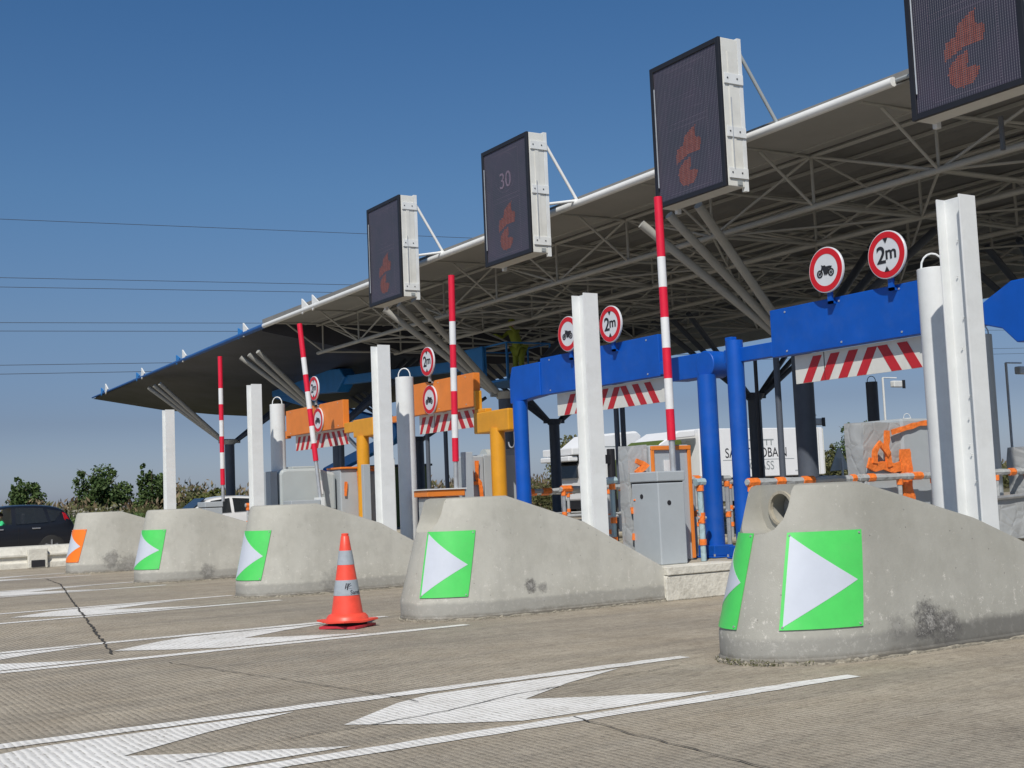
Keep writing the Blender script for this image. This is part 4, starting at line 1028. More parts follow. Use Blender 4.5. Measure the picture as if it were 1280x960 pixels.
# machine on island 3
r = thing('wrapped_payment_machine', (10.2, 17.6, .38), 'pale grey payment machine between the amber and blue gantry posts', 'payment machine', GM)
b = MB(); b.box(9.93, 17.45, .38, 10.20, 17.9, 1.88); b.box(10.205, 17.47, .38, 11.0, 17.9, 1.90); b.build('grey_panel', M['cabinet'], r, bevel=.02)
b = MB(); b.tube((10.3, 17.62, 1.86), (11.05, 17.62, 1.86), .13, n=20); b.build('hood', M['lgrey'], r, smooth=True)
b = MB(); tape_strip(b, [(10.12, 17.43, 1.1), (10.10, 17.43, 1.45), (10.04, 17.43, 1.52), (10.05, 17.43, 1.8)], .06, (0, -1, 0), 12, .02); tape_strip(b, [(9.95, 17.43, 1.65), (9.94, 17.43, 1.45), (10.08, 17.43, 1.45)], .06, (0, -1, 0), 13, .02)
b = MB(); b.box(9.93, 17.40, 1.09, 10.5, 17.47, 1.13); b.build('shelf', M['steel'], r)
# big rounded cabin on island 4
r = thing('wrapped_payment_machine', (9.6, 22.6, .38), 'large pale grey rounded machine hood behind the leaning striped arm', 'payment machine', GM)
prof = [(8.72, 1.08), (8.72, 1.80), (8.76, 1.87), (8.86, 1.90), (9.45, 1.90), (9.55, 1.87), (9.85, 1.80), (9.85, 1.08)]
b = MB(); b.prism([(x, 22.45, z) for x, z in prof], (0, .75, 0)); b.build('hood', M['lgrey'], r, bevel=.05)
b = MB(); b.box(9.0, 22.5, 1.90, 9.5, 23.1, 1.94); b.build('vent_cap', M['lgrey'], r, bevel=.01)
b = MB(); b.box(8.56, 22.5, .38, 8.70, 23.1, 1.86); b.build('side_post', M['cabinet'], r, bevel=.01)
b = MB(); b.box(8.75, 22.5, .38, 9.95, 23.15, 1.07); b.build('lower_body', M['grey'], r, bevel=.02)
b = MB(); b.box(9.52, 22.44, 1.40, 9.58, 22.449, 1.66); b.build('sticker', M['sticker'], r)
r = thing('wrapped_payment_machine', (10.6, 22.5, .38), 'grey machine with orange taped edge left of the farthest amber post', 'payment machine', GM)
b = MB(); b.box(9.9, 22.35, .38, 10.62, 22.9, 1.86); b.build('grey_panel', M['cabinet'], r, bevel=.02)
b = MB(); b.box(9.88, 22.3, 1.861, 11.0, 22.95, 1.90); b.build('orange_cap', M['orange'], r, bevel=.01)
b = MB(); tape_strip(b, [(10.28, 22.33, .5), (10.30, 22.33, 1.2), (10.27, 22.33, 1.82)], .09, (0, -1, 0), 22, .02); tape_strip(b, [(10.25, 22.33, 1.83), (10.6, 22.33, 1.83)], .05, (0, -1, 0), 23); tape_strip(b, [(9.98, 22.33, 1.35), (10.0, 22.33, 1.62)], .06, (0, -1, 0), 21)
b = MB(); puffy(b, 10.3, 22.31, .45, 10.6, 22.36, 1.75, .03, 5, 6); b.build('film_wrap', M['film'], r, smooth=True)

def upright(name, x, y, z0, z1, sx, sy, m, label, cat):
    b = MB(); b.box(x - sx, y - sy, z0, x + sx, y + sy, z1); o = b.build(name, m, loc=(x, y, z0), bevel=.006); b2 = MB()
    tag(o, label, cat); return o
upright('grey_upright', 10.15, 21.75, .38, 1.92, .07, .05, M['cabinet'], 'slim grey upright left of the farthest amber post', 'upright')
upright('grey_upright', 10.70, 21.75, .38, 2.02, .035, .05, M['white'], 'slim white upright touching the farthest amber post', 'upright')
upright('grey_upright', 9.75, 17.2, .38, 1.93, .08, .05, M['cabinet'], 'slim grey upright between the second boom arm and the pale machine', 'upright')
# film wrapped crate and box at the right edge
r = thing('wrapped_box', (15.6, 11.3, .38), 'tall grey film wrapped box cut by the right edge', 'wrapped box')
b = MB(); puffy(b, 15.15, 11.1, .38, 15.9, 11.5, 1.6, .03, 31); b.build('film_wrap', M['film'], r, smooth=True)
r = thing('wrapped_box', (14.3, 11.3, .38), 'low slatted crate under clear film, right of the nearest H-section post', 'wrapped crate')
b = MB(); puffy(b, 14.2, 11.05, .38, 14.95, 11.4, .92, .02, 33); b.build('film_wrap', M['film'], r, smooth=True)
b = MB(); b.tube((14.95, 11.04, .38), (14.97, 11.04, .95), .03, n=8); b.tube((14.2, 11.03, .93), (14.95, 11.03, .95), .03, n=8); b.build('frame', M['steel'], r)

# ---------------------------------------------------------------- tape-wrapped handrails
def rail(x0, x1, y, z, label, seed, film='film', dens=.62, two=False, posts=True, group='handrails wrapped in film and orange tape'):
    rnd = random.Random(seed)
    r = thing('wrapped_handrail', ((x0 + x1) / 2, y, .38), label, 'handrail', group)
    b = MB(); n = max(2, int((x1 - x0) / .18)); pts = [(x0 + (x1 - x0) * i / n, y + rnd.uniform(-.006, .006), z + rnd.uniform(-.006, .006)) for i in range(n + 1)]
    for a, c in zip(pts[:-1], pts[1:]): b.tube(a, c, rnd.uniform(.036, .05), rnd.uniform(.036, .05), n=8)
    b.build('top_rail', M[film], r, smooth=True)
    b = MB(); b.tube((x0, y, z - .42), (x1, y, z - .42), .02, n=8); b.build('mid_rail', M['film'], r)
    np_ = max(2, int((x1 - x0) / dens)); tp = MB()
    for i in range(np_ + 1):
        x = x0 + .06 + (x1 - x0 - .12) * i / np_
        b = MB(); b.tube((x, y, .38), (x, y, z - .02), .03, n=8); b.build('rail_post', M[film] if rnd.random() < .6 else M['steel'], r, smooth=True)
        for zz in (z - .07, z - .42 + rnd.uniform(-.05, .05), z - .7):
            if rnd.random() < .8: tp = MB(); tp.tube((x, y, zz - .035), (x, y, zz + .035), .04, n=8); tp.build('tape_band', M['tape'], r, smooth=True)
    x = x0 + .02
    while x < x1 - .15:
        L = rnd.uniform(.07, .2); tp = MB(); tp.tube((x, y, z), (x + L, y, z), .052, n=8); tp.build('tape_band', M['tape'], r, smooth=True); x += L + rnd.uniform(.1, .7)
    return r
rail(10.1, 16.5, 11.24, 1.27, 'long wrapped handrail passing in front of the big orange taped machine', 1)
rail(8.62, 9.0, 12.3, 1.36, 'short bluish wrapped handrail between the second H-section post and grey cabinet', 2, film='filmblue', dens=.3)
rail(9.75, 11.0, 12.55, 1.34, 'wrapped handrail behind the thick blue gantry post', 3, dens=.8)
rail(9.65, 9.78, 11.62, 1.30, 'short bluish wrapped handrail end beside the grey cabinet', 9, film='filmblue', dens=.3)
rail(10.9, 14.8, 16.35, 1.30, 'wrapped handrail with many orange bands seen right of the narrow blue post', 4, dens=.42)
rail(11.1, 14.8, 17.75, 1.28, 'inner wrapped handrail behind the banded one by the narrow blue post', 5, dens=.7)
rail(8.95, 9.4, 16.6, 1.10, 'short wrapped handrail beside the boom box with orange board', 6, dens=.3)
rail(11.4, 15.6, 21.5, 1.25, 'thin wrapped handrail right of the farthest amber post', 7, dens=.9)
rail(9.6, 10.6, 26.8, 1.25, 'farthest wrapped handrail in front of the white car', 8, dens=.9)

# thin dark posts below the canopy
TP = [(15.0, 20.8, 'near'), (15.4, 20.95, 'mid'), (15.9, 21.4, 'far')]
gp = 'thin dark posts standing under the canopy'
k = 0
for (px, py, h_, lb) in [(13.4, 21.5, 3.4, 'slim dark post right of the second H-section post, left one of three'), (15.9, 21.6, 3.4, 'slim dark post behind the second 2m gantry skirt, middle one of three'),
                         (16.1, 21.65, 3.4, 'slim dark post behind the second 2m gantry skirt, right one of three'), (15.2, 28.8, 3.4, 'slim dark post left of the second boom arm, left one of the pair'),
                         (15.7, 28.75, 3.4, 'slim dark post left of the second boom arm, right one of the pair'), (15.3, 16.1, 3.6, 'slim dark post between thin blue post and thick dark column'),
                         (15.6, 16.95, 3.6, 'very slim black post just right of the thin blue post'), (15.9, 35.8, 3.6, 'slim dark post behind the farthest amber head box')]:
    b = MB(); rad = .055 if 'very' not in lb else .035
    b.tube((px, py, .38), (px, py, h_ + .1), rad, n=12); b.box(px - .09, py - .09, .38, px + .09, py + .09, .40)
    o = b.build('slim_dark_post', M['darkcol'] if 'black' not in lb else M['black'], loc=(px, py, .38), smooth=True); tag(o, lb, 'slim post', gp)
b = MB(); b.tube((12.8, 17.6, .38), (12.8, 17.6, 1.95), .07, n=12); b.box(12.66, 17.55, 1.7, 12.76, 17.65, 1.85)
tag(b.build('short_black_post', M['black'], loc=(12.8, 17.6, .38)), 'short black post behind the banded handrail', 'bollard post')

# CCTV / lamp posts beyond
def cam_post(x, y, z, label):
    r = thing('camera_post', (x, y, 0), label, 'camera post', 'distant camera posts')
    b = MB(); b.tube((x, y, 0), (x, y, z), .035, n=10); b.tube((x, y, z), (x + .55, y - .05, z), .02, n=8); b.build('mast', M['white'], r, smooth=True)
    b = MB(); b.box(x + .28, y - .2, z - .30, x + .72, y - .02, z - .10); b.build('camera_housing', M['white'], r, bevel=.03)
    b = MB(); b.box(x + .62, y - .22, z - .34, x + .74, y - .201, z - .08); b.build('lens', M['black'], r)
    return r
cam_post(30.0, 27.0, 4.32, 'camera post on thin mast above the big orange taped machine')
cam_post(27.9, 21.0, 4.08, 'camera post beside the shaded round post at the right edge')
cam_post(26.5, 27.0, 3.18, 'camera post right of the thick dark column, in front of the trailer')

# triangular warning sign seen from behind
r = thing('triangular_road_sign', (29.5, 28.6, 0), 'grey back of a triangular warning sign left of the orange taped machine', 'road sign')
b = MB(); cx, cy, cz = 29.6, 28.6, 1.55
b.prism([(cx - .42, cy, cz), (cx + .42, cy, cz + .04), (cx + .04, cy, cz + .72), (cx - .03, cy, cz + .72)], (.0, .03, 0)); b.build('plate', M['lgrey'], r)
b = MB(); b.tube((cx, cy - .1, 0), (cx, cy - .1, cz + .4), .035, n=8); b.build('mast', M['steel'], r)

# ---------------------------------------------------------------- traffic cone
r = thing('traffic_cone', (5.27, 11.83, 0), 'orange traffic cone with two grey reflective bands standing on the chevrons', 'traffic cone')
cx, cy = 5.27, 11.83
H0 = .085; HT = .93
def cr(z): t = (z - H0) / (HT - H0); return .165 + (.036 - .165) * t
b = MB(); b.lathe([(.215, H0 - .012), (.205, H0 + .02), (.185, H0 + .045), (cr(.14), .14), (cr(.32), .32)], (cx, cy, 0), 40)
b.lathe([(cr(.325), .325), (cr(.475), .475)], (cx, cy, 0), 40); b.build('body', M['cone'], r, smooth=True)
b = MB(); b.lathe([(cr(.47) + .001, .47), (cr(.62) + .001, .62)], (cx, cy, 0), 40); b.build('middle_body', M['cone'], r, smooth=True); b = MB(); b.lathe([(cr(.76), .76), (cr(.90), .90), (.036, .905), (.037, .925), (.03, .93)], (cx, cy, 0), 40); b.build('tip', M['cone'], r, smooth=True)
b = MB(); b.lathe([(cr(.32) + .003, .32), (cr(.47) + .003, .47)], (cx, cy, 0), 40); b.build('lower_band', M['coneband'], r, smooth=True)
b = MB(); b.lathe([(cr(.62) + .003, .62), (cr(.76) + .003, .76)], (cx, cy, 0), 40); b.build('upper_band', M['coneband'], r, smooth=True)
def flange(z, rot, hw, th, dz):
    pts = []
    for i in range(32):
        t = 2 * math.pi * i / 32; rr = hw / max(abs(math.cos(t)), abs(math.sin(t))) ** .75
        a = t + rot; pts.append((cx + rr * math.cos(a), cy + rr * math.sin(a), z + dz * math.cos(4 * t)))
    q = MB(); q.prism(pts, (0, 0, th)); return q
flange(.062, .25, .235, .018, -.006).build('upper_base', M['cone'], r)
flange(.006, .62, .225, .022, .004).build('lower_base', M['conedark'], r)
b = MB(); b.lathe([(.20, .03), (.18, .06)], (cx, cy, 0), 24); b.build('stacked_cone_rim', M['rubber'], r)
va = math.atan2(-cy, -cx)                    # side that faces the road
def on_cone(u, z, e): rr = cr(z) + .005 + e; a = va + .18 + u / rr; return (cx + rr * math.cos(a), cy + rr * math.sin(a), z)
text_mesh('Sanef', .058, M['ink'], 'lettering', r, lambda a, c, e: on_cone(a + .075, .348 + c, e * .5), depth=.002)
b = MB()
for (u0, z0, u1, z1) in [(-.035, .385, -.02, .44), (-.015, .375, -.003, .44), (-.012, .40, .03, .42), (-.012, .395, .03, .385), (-.02, .40, .02, .44)]:
    n = 4; w_ = .005
    for i in range(n):
        ua, za = u0 + (u1 - u0) * i / n, z0 + (z1 - z0) * i / n; ub, zb = u0 + (u1 - u0) * (i + 1) / n, z0 + (z1 - z0) * (i + 1) / n
        b.add([on_cone(ua - w_, za, 0), on_cone(ua + w_, za, 0), on_cone(ub + w_, zb, 0), on_cone(ub - w_, zb, 0)], [(0, 1, 2, 3)])
b.build('logo', M['ink'], r, fix=False)

# ---------------------------------------------------------------- precast barrier at the far left
r = thing('concrete_barrier', (3, 32, 0), 'low white precast concrete barrier with grooved face at the far left', 'barrier')
prof = [(31.3, 0), (31.3, .13), (31.36, .17), (31.36, .27), (31.30, .28), (31.30, .33), (31.35, .345), (31.42, .47), (31.46, .50), (32.5, .50), (32.6, 0)]
b = MB(); b.prism([(-20, y, z) for y, z in prof], (26.0 + 1.6, 0, 0)); b.build('body', M['whitewash'], r, bevel=.01)
for x in (6.15, 2.2):
    b = MB(); b.box(x - .22, 31.22, .0, x + .22, 31.34, .46); bb = b.build('joint_block', M['whitewash'], r, bevel=.02)
    b = MB(); b.box(x - .15, 31.205, .03, x + .15, 31.22, .19); b.build('drain_opening', M['ink'], bb)
b = MB(); b.box(7.7, 31.6, 0, 30, 33.1, .38); tag(b.build('toll_island', M['kerb'], loc=(7.7, 32.3, 0), bevel=.03), kind='structure')

# ---------------------------------------------------------------- vehicles
def car(loc, length, height, paint, label, secs, windows, wheels, open_win=None, extras=None, hw=.88):
    r = thing('parked_car', loc, label, 'car'); lx, ly, lz = loc
    vs = []; ring = 13
    for (x, zl, zb, zt, wb, wt) in secs:
        pts = [(0, zl), (wb * .9, zl), (wb, zl + .12), (wb * 1.02, (zl + zb) / 2 + .05), (wb, zb), (wt + (wb - wt) * .5, (zb + zt) / 2), (wt, zt - .05), (wt * .8, zt), (0, zt + .03)]
        pts = pts + [(-a, z) for a, z in reversed(pts[1:-1])]
        for a, z in pts: vs.append((lx + x, ly + a, lz + z))
    n = 16; b = MB(); fs = []
    for i in range(len(secs) - 1):
        for j in range(n): fs.append((i * n + j, i * n + (j + 1) % n, (i + 1) * n + (j + 1) % n, (i + 1) * n + j))
    fs += [tuple(range(n - 1, -1, -1)), tuple(range((len(secs) - 1) * n, len(secs) * n))]
    b.add(vs, fs); body = b.build('body', paint, r, smooth=True)
    sd_ = body.modifiers.new('sub', 'SUBSURF'); sd_.levels = 2; sd_.render_levels = 2
    def side(x, t):
        for A_, B_ in zip(secs[:-1], secs[1:]):
            if A_[0] <= x <= B_[0]:
                f = (x - A_[0]) / (B_[0] - A_[0]); g = lambda i: A_[i] + (B_[i] - A_[i]) * f
                zb, zt, wb, wt = g(2), g(3), g(4), g(5); return wb + (wt - wb) * t, zb + (zt - .06 - zb) * t
        return secs[0][4], secs[0][2]
    bpy.context.view_layer.update()
    cuts = []
    for poly in windows:
        b = MB(); b.prism([(lx + x, ly - 1.2, lz + side(x, t)[1]) for (x, t) in poly], (0, 2.4, 0)); cuts.append(b.build('cutter', M['ink']))
    for q in cuts:
        md = body.modifiers.new('cut', 'BOOLEAN'); md.operation = 'DIFFERENCE'; md.solver = 'EXACT'; md.object = q
    bpy.context.view_layer.update(); me_ = bpy.data.meshes.new_from_object(body.evaluated_get(bpy.context.evaluated_depsgraph_get()))
    body.modifiers.clear(); body.data = me_; me_.polygons.foreach_set('use_smooth', [True] * len(me_.polygons)); me_.set_sharp_from_angle(angle=R(40))
    for q in cuts: bpy.data.objects.remove(q)
    for wi, poly in enumerate(windows):
        if wi == open_win: continue
        for sgn in (-1, 1):
            b = MB(); pts = []
            for (x, t) in poly: w_, z = side(x, t); pts.append((lx + x, ly + sgn * (w_ + .012), lz + z))
            b.prism(pts, (0, -sgn * .012, 0)); b.build('side_window', M['carglass'], r)
    for (x, y_, rad) in wheels:
        for sgn in (-1, 1):
            yy = ly + sgn * (hw - .06)
            b = MB(); b.lathe([(rad * .62, -.11), (rad * .96, -.10), (rad, -.06), (rad, .06), (rad * .96, .10), (rad * .62, .11)], (lx + x, yy, lz + rad), 28, 'y'); wo = b.build('wheel', M['rubber'], r, smooth=True)
            b = MB(); b.lathe([(rad * .60, .02), (rad * .60, .05)], (lx + x, yy + sgn * .06 - .035, lz + rad), 24, 'y')
            for q in range(5):
                t = 2 * math.pi * q / 5 + .3; c_ = Vector((lx + x, yy + sgn * .125, lz + rad)); b.beam(c_, c_ + Vector((math.cos(t), 0, math.sin(t))) * rad * .58, .03, .05)
            b.build('rim', M['chrome'], wo)
            b = MB(); pts = []
            for q in range(13): t = math.pi * q / 12; pts.append((lx + x + math.cos(t) * rad * 1.17, ly + sgn * (hw + .0), lz + rad * .9 + math.sin(t) * rad * 1.17))
            for q in range(12, -1, -1): t = math.pi * q / 12; pts.append((lx + x + math.cos(t) * rad * 1.0, ly + sgn * (hw + .0), lz + rad * .9 + math.sin(t) * rad * 1.0))
            b.prism(pts, (0, -sgn * .2, 0)); b.build('wheel_arch', M['rubber'], r)
    if extras: extras(r, side)
    return r
# x from nose (0) to tail
mpv = [(0.0, .35, .55, .58, .62, .55), (.12, .22, .68, .74, .80, .70), (.8, .2, .88, .93, .86, .74), (1.15, .2, .95, 1.10, .88, .72), (1.75, .2, .98, 1.52, .88, .66), (2.4, .2, .99, 1.60, .88, .66), (3.3, .2, 1.02, 1.58, .88, .65), (3.85, .22, 1.05, 1.50, .87, .62), (4.08, .25, 1.05, 1.28, .85, .62), (4.22, .32, .90, .95, .80, .68), (4.27, .40, .70, .72, .70, .6)]
def black_extras(r, side):
    lx, ly, lz = r.location
    for sgn in (-1, 1):
        b = MB(); b.prism([(lx + 3.86, ly + sgn * .74, lz + 1.34), (lx + 3.95, ly + sgn * .74, lz + 1.30), (lx + 4.13, ly + sgn * .80, lz + .98), (lx + 4.04, ly + sgn * .84, lz + .94), (lx + 3.90, ly + sgn * .82, lz + 1.12)], (0, -sgn * .15, 0)); b.build('tail_lamp', M['tail'], r, bevel=.01)
        for x in (1.9, 2.95): b = MB(); b.box(lx + x, ly + sgn * .90 - .015, lz + .86, lx + x + .24, ly + sgn * .90 + .015, lz + .90); b.build('door_handle', M['chrome'], r, bevel=.008)
        b = MB(); b.box(lx + 2.55, ly + sgn * .905 - .003, lz + .3, lx + 2.56, ly + sgn * .905 + .003, lz + .95); b.build('door_gap', M['ink'], r)
        b = MB(); b.box(lx + 2.72, ly + sgn * .40 - .14, lz + 1.02, lx + 2.82, ly + sgn * .40 + .14, lz + 1.34); b.build('headrest', M['seat'], r, bevel=.04)
    b = MB(); b.box(lx + 1.75, ly - .62, lz + 1.585, lx + 3.5, ly + .62, lz + 1.60)
blackcar = car((4.85, 41.3, -.05), 4.3, 1.6, M['carblack'], 'black hatchback car behind the low white barrier at the left edge', mpv,
    [[(1.35, .06), (1.95, .92), (2.38, .97), (2.38, .04)], [(2.50, .04), (2.50, .97), (3.3, .92), (3.42, .04)], [(3.5, .06), (3.42, .88), (3.85, .8), (3.62, .1)]],
    [(.75, 0, .32), (3.5, 0, .33)], open_win=0, extras=black_extras)
def white_extras(r, side):
    lx, ly, lz = r.location
    for sgn in (-1, 1):
        for x in (2.15, 3.2): b = MB(); b.box(lx + x, ly + sgn * .90 - .015, lz + .84, lx + x + .22, ly + sgn * .90 + .015, lz + .88); b.build('door_handle', M['grey'], r)
        b = MB(); b.box(lx + 1.4, ly + sgn * .98 - .08, lz + 1.0, lx + 1.55, ly + sgn * .98 + .08, lz + 1.14); b.build('door_mirror', M['ink'], r, bevel=.02)
        b = MB(); b.prism([(lx + .12, ly + sgn * .72, lz + .62), (lx + .5, ly + sgn * .86, lz + .78), (lx + .5, ly + sgn * .86, lz + .66)], (0, -sgn * .1, 0)); b.build('headlamp', M['signwhite'], r)
    b = MB(); b.prism([(lx + 1.12, ly - .66, lz + 1.06), (lx + 1.72, ly - .58, lz + 1.52), (lx + 1.72, ly + .58, lz + 1.52), (lx + 1.12, ly + .66, lz + 1.06)], (-.02, 0, .03)); b.build('windscreen', M['glass'], r)
whitecar = car((12.4, 44.0, .02), 4.3, 1.6, M['carwhite'], 'white people carrier behind the farthest boom cabinet', mpv,
    [[(1.30, .06), (1.9, .92), (2.55, .97), (2.55, .04)], [(2.66, .04), (2.66, .97), (3.4, .92), (3.52, .04)], [(3.6, .06), (3.5, .88), (3.85, .8), (3.75, .1)]],
    [(.75, 0, .34), (3.45, 0, .34)], extras=white_extras)

# ---------------------------------------------------------------- people
def skinned(name, joints, edges, m, parent, root=0, sub=1):
    me = bpy.data.meshes.new(name); base = root_loc(parent)
    me.from_pydata([Vector(p) - base for p, _ in joints], edges, []); me.materials.append(m)
    o = bpy.data.objects.new(name, me); C.objects.link(o); o.parent = parent
    md = o.modifiers.new('skin', 'SKIN'); md.use_smooth_shade = True
    for i, v in enumerate(me.skin_vertices[0].data): v.radius = (joints[i][1], joints[i][1]); v.use_root = (i == root)
    s_ = o.modifiers.new('sub', 'SUBSURF'); s_.levels = sub; s_.render_levels = sub
    return o
def figure(base, face, label, seated, arms, top_m, leg_m, helmet=None, lean=0.0):
    """base = pelvis point; face = heading angle of the chest"""
    px, py, pz = base; f = Vector((math.cos(face), math.sin(face), 0)); s_ = Vector((-f.y, f.x, 0)); up = Vector((0, 0, 1))
    r = thing('person', (px, py, pz - (.15 if seated else .92)), label, 'person')
    P0 = Vector(base); hip = P0; chest = P0 + up * .34 * math.cos(lean) + f * .34 * math.sin(lean); sh = chest + up * .14 * math.cos(lean) + f * .14 * math.sin(lean)
    neck = sh + up * .09 + f * .03; head = neck + up * .12 + f * .03
    J = [(hip, .155), (P0.lerp(chest, .5), .14), (chest, .155), (sh, .10), (neck, .055)]
    E = [(0, 1), (1, 2), (2, 3), (3, 4)]
    body = list(J)
    for sgn, (el, ha) in zip((1, -1), arms):
        so_ = sh + s_ * sgn * .19; i0 = len(body)
        elp = so_ + f * el[0] + up * el[1] + s_ * sgn * el[2]; hap = elp + f * ha[0] + up * ha[1] + s_ * sgn * ha[2]
        body += [(so_, .062), (elp, .045), (hap, .030)]; E += [(3, i0), (i0, i0 + 1), (i0 + 1, i0 + 2)]
        d = (hap - elp).normalized(); pal = hap + d * .07; k = len(body); body.append((pal, .03)); E.append((i0 + 2, k))
        side_ = s_ if abs(d.dot(s_)) < .8 else up
        for q in range(4):
            a = pal + side_ * (q - 1.5) * .019 + d * .035; c_ = a + d * (.035 + .008 * (1.5 - abs(q - 1.5))) - up * .015; kk = len(body)
            body += [(a, .009), (c_, .008)]; E += [(k, kk), (kk, kk + 1)]
        kk = len(body); body += [(hap + d * .03 + side_ * .035, .010), (hap + d * .065 + side_ * .05, .009)]; E += [(i0 + 2, kk), (kk, kk + 1)]
    for sgn in (1, -1):
        i0 = len(body); hp_ = hip + s_ * sgn * .10 - up * .05
        if seated: kn = hp_ + f * .42 + up * .06; an = kn + f * .15 - up * .38
        else: kn = hp_ - up * .42 + f * .04; an = kn - up * .42 - f * .03
        to = an + f * .17 - up * .04
        body += [(hp_, .088), (kn, .06), (an, .042), (to, .04)]; E += [(0, i0), (i0, i0 + 1), (i0 + 1, i0 + 2), (i0 + 2, i0 + 3)]
    skinned('body', body, E, M['skin'] if False else top_m, r)
    # head with face
    b = MB(); prof = []
    hc = head
    bm = bmesh.new(); bmesh.ops.create_uvsphere(bm, u_segments=20, v_segments=14, radius=.105)
    hv = []
    for v in bm.verts:
        p = v.co.copy(); fr = p.x
        p = Vector((p.x * 1.0, p.y * .80, p.z * 1.18))
        if p.z < 0: p.x *= 1 + .25 * p.z / .1 if fr < 0 else 1; p.y *= 1 + p.z * 2.2
        if fr > .085 and abs(p.y) < .02 and -.03 < p.z < .02: p.x += .022
        hv.append(hc + f * p.x + s_ * p.y + up * p.z)
    bm.verts.ensure_lookup_table(); b.add(hv, [[v.index for v in q.verts] for q in bm.faces]); bm.free()
    hd = b.build('head', M['skin'], r, smooth=True)
    b = MB()
    for sg in (-1, 1):
        c_ = hc + f * .090 + s_ * sg * .034 + up * .012; b.tube(c_, c_ + f * .012, .011, .006, n=8)
    c_ = hc + f * .088 - up * .058; b.beam(c_ - s_ * .024, c_ + s_ * .024, .012, .008); b.build('eyes_and_mouth', M['hair'], hd)
    b = MB()
    for sg in (-1, 1): c_ = hc + s_ * sg * .082 - up * .01; b.tube(c_, c_ + s_ * sg * .018, .026, .018, n=10)
    b.build('ears', M['skin'], hd)
    b = MB(); hc2 = hc + up * .025 - f * .012
    b.lathe([(.100, 0.0), (.106, .03), (.092, .07), (.06, .098), (.01, .108)], hc2, 20); b.build('helmet' if helmet else 'hair', helmet or M['hair'], r, smooth=True)
    # trousers as a slightly larger shell
    LJ = [(hip, .165)]; LE = []
    for sgn in (1, -1):
        i0 = len(LJ); hp_ = hip + s_ * sgn * .10 - up * .05
        if seated: kn = hp_ + f * .42 + up * .06; an = kn + f * .15 - up * .36
        else: kn = hp_ - up * .42 + f * .04; an = kn - up * .38 - f * .03
        LJ += [(hp_, .10), (kn, .072), (an, .06)]; LE += [(0, i0), (i0, i0 + 1), (i0 + 1, i0 + 2)]
    skinned('trousers', LJ, LE, leg_m, r)
    return r
figure((7.0, 40.86, .52), math.pi, 'driver in a bright green top at the wheel of the black car', True, [((.16, -.2, .03), (.22, .10, -.05)), ((.16, -.2, .03), (.22, .10, -.05))], M['shirt'], M['trousers'])

# ---------------------------------------------------------------- boom lift with workers' basket
r = thing('boom_lift', (18, 42, 0), 'blue articulated boom lift working under the canopy', 'boom lift')
b = MB(); b.box(17.0, 39.5, .45, 19.0, 43.2, 1.0); b.box(17.2, 39.9, 1.001, 18.8, 42.8, 1.6); b.build('chassis', M['liftblue'], r, bevel=.08)
for x in (17.0, 19.0):
    for y in (40.1, 42.6): b = MB(); b.lathe([(.22, -.16), (.44, -.15), (.48, 0), (.44, .15), (.22, .16)], (x, y, .48), 24, 'x'); b.build('wheel', M['rubber'], r, smooth=True)
b = MB(); b.beam((18, 41.9, 1.7), (18, 41.5, 2.35), .4, .4); b.beam((18, 41.7, 2.3), (18, 36.0, 3.25), .30, .34); b.build('lower_arm', M['liftblue'], r, bevel=.03)
b = MB(); b.tube((17.7, 35.9, 3.35), (18.3, 35.9, 3.35), .28, n=20); b.box(17.8, 35.7, 3.2, 18.2, 36.1, 3.7); b.build('elbow', M['liftblue'], r, bevel=.02)
b = MB(); b.beam((18, 35.9, 3.5), (18, 46.2, 5.45), .32, .32); b.build('upper_arm', M['liftblue'], r, bevel=.03)
b = MB(); b.beam((18.25, 37.5, 3.0), (18.25, 41.0, 4.4), .12, .12); b.build('cylinder', M['pipe'], r); b = MB(); b.beam((17.8, 38.5, 2.9), (17.8, 40.5, 3.9), .1, .1); b.build('cylinder', M['pipe'], r)
b = MB(); b.prism([(17.75, 46.3, 5.35), (17.75, 46.3, 6.0), (17.75, 45.6, 6.15), (17.75, 39.9, 5.78), (17.75, 39.5, 5.45), (17.75, 40.2, 5.0)], (.5, 0, 0)); b.build('boom_housing', M['liftblue'], r, bevel=.04)
b = MB(); b.beam((18, 41.5, 5.45), (18, 30.8, 4.95), .28, .30); b.build('telescopic_boom', M['liftblue'], r, bevel=.02)
b = MB(); b.box(17.745, 44.8, 5.75, 17.749, 45.3, 5.9); b.build('sticker', M['leafw'], r)
b = MB(); b.box(17.3, 28.2, 4.22, 18.7, 30.4, 4.28); 
for x in (17.3, 18.66):
    b.box(x, 28.2, 5.2, x + .04, 30.4, 5.24)
    for y in (28.2, 29.3, 30.36): b.box(x, y, 4.28, x + .04, y + .04, 5.2)
b.box(17.34, 28.2, 5.2, 18.66, 28.24, 5.24); b.box(17.34, 30.36, 5.2, 18.66, 30.4, 5.24); bk = b.build('basket', M['liftblue'], r)
b = MB(); b.box(17.2, 29.3, 4.5, 17.29, 30.5, 5.25); b.build('control_box', M['liftblue'], bk, bevel=.03)
figure((18.0, 28.7, 5.14), R(200), 'worker in a yellow hi-vis jacket bending in the lift basket', False, [((.20, -.05, .05), (.22, .12, 0)), ((.16, -.15, .05), (.24, .05, 0))], M['hivis'], M['hivis'], helmet=M['hivis'], lean=.45)

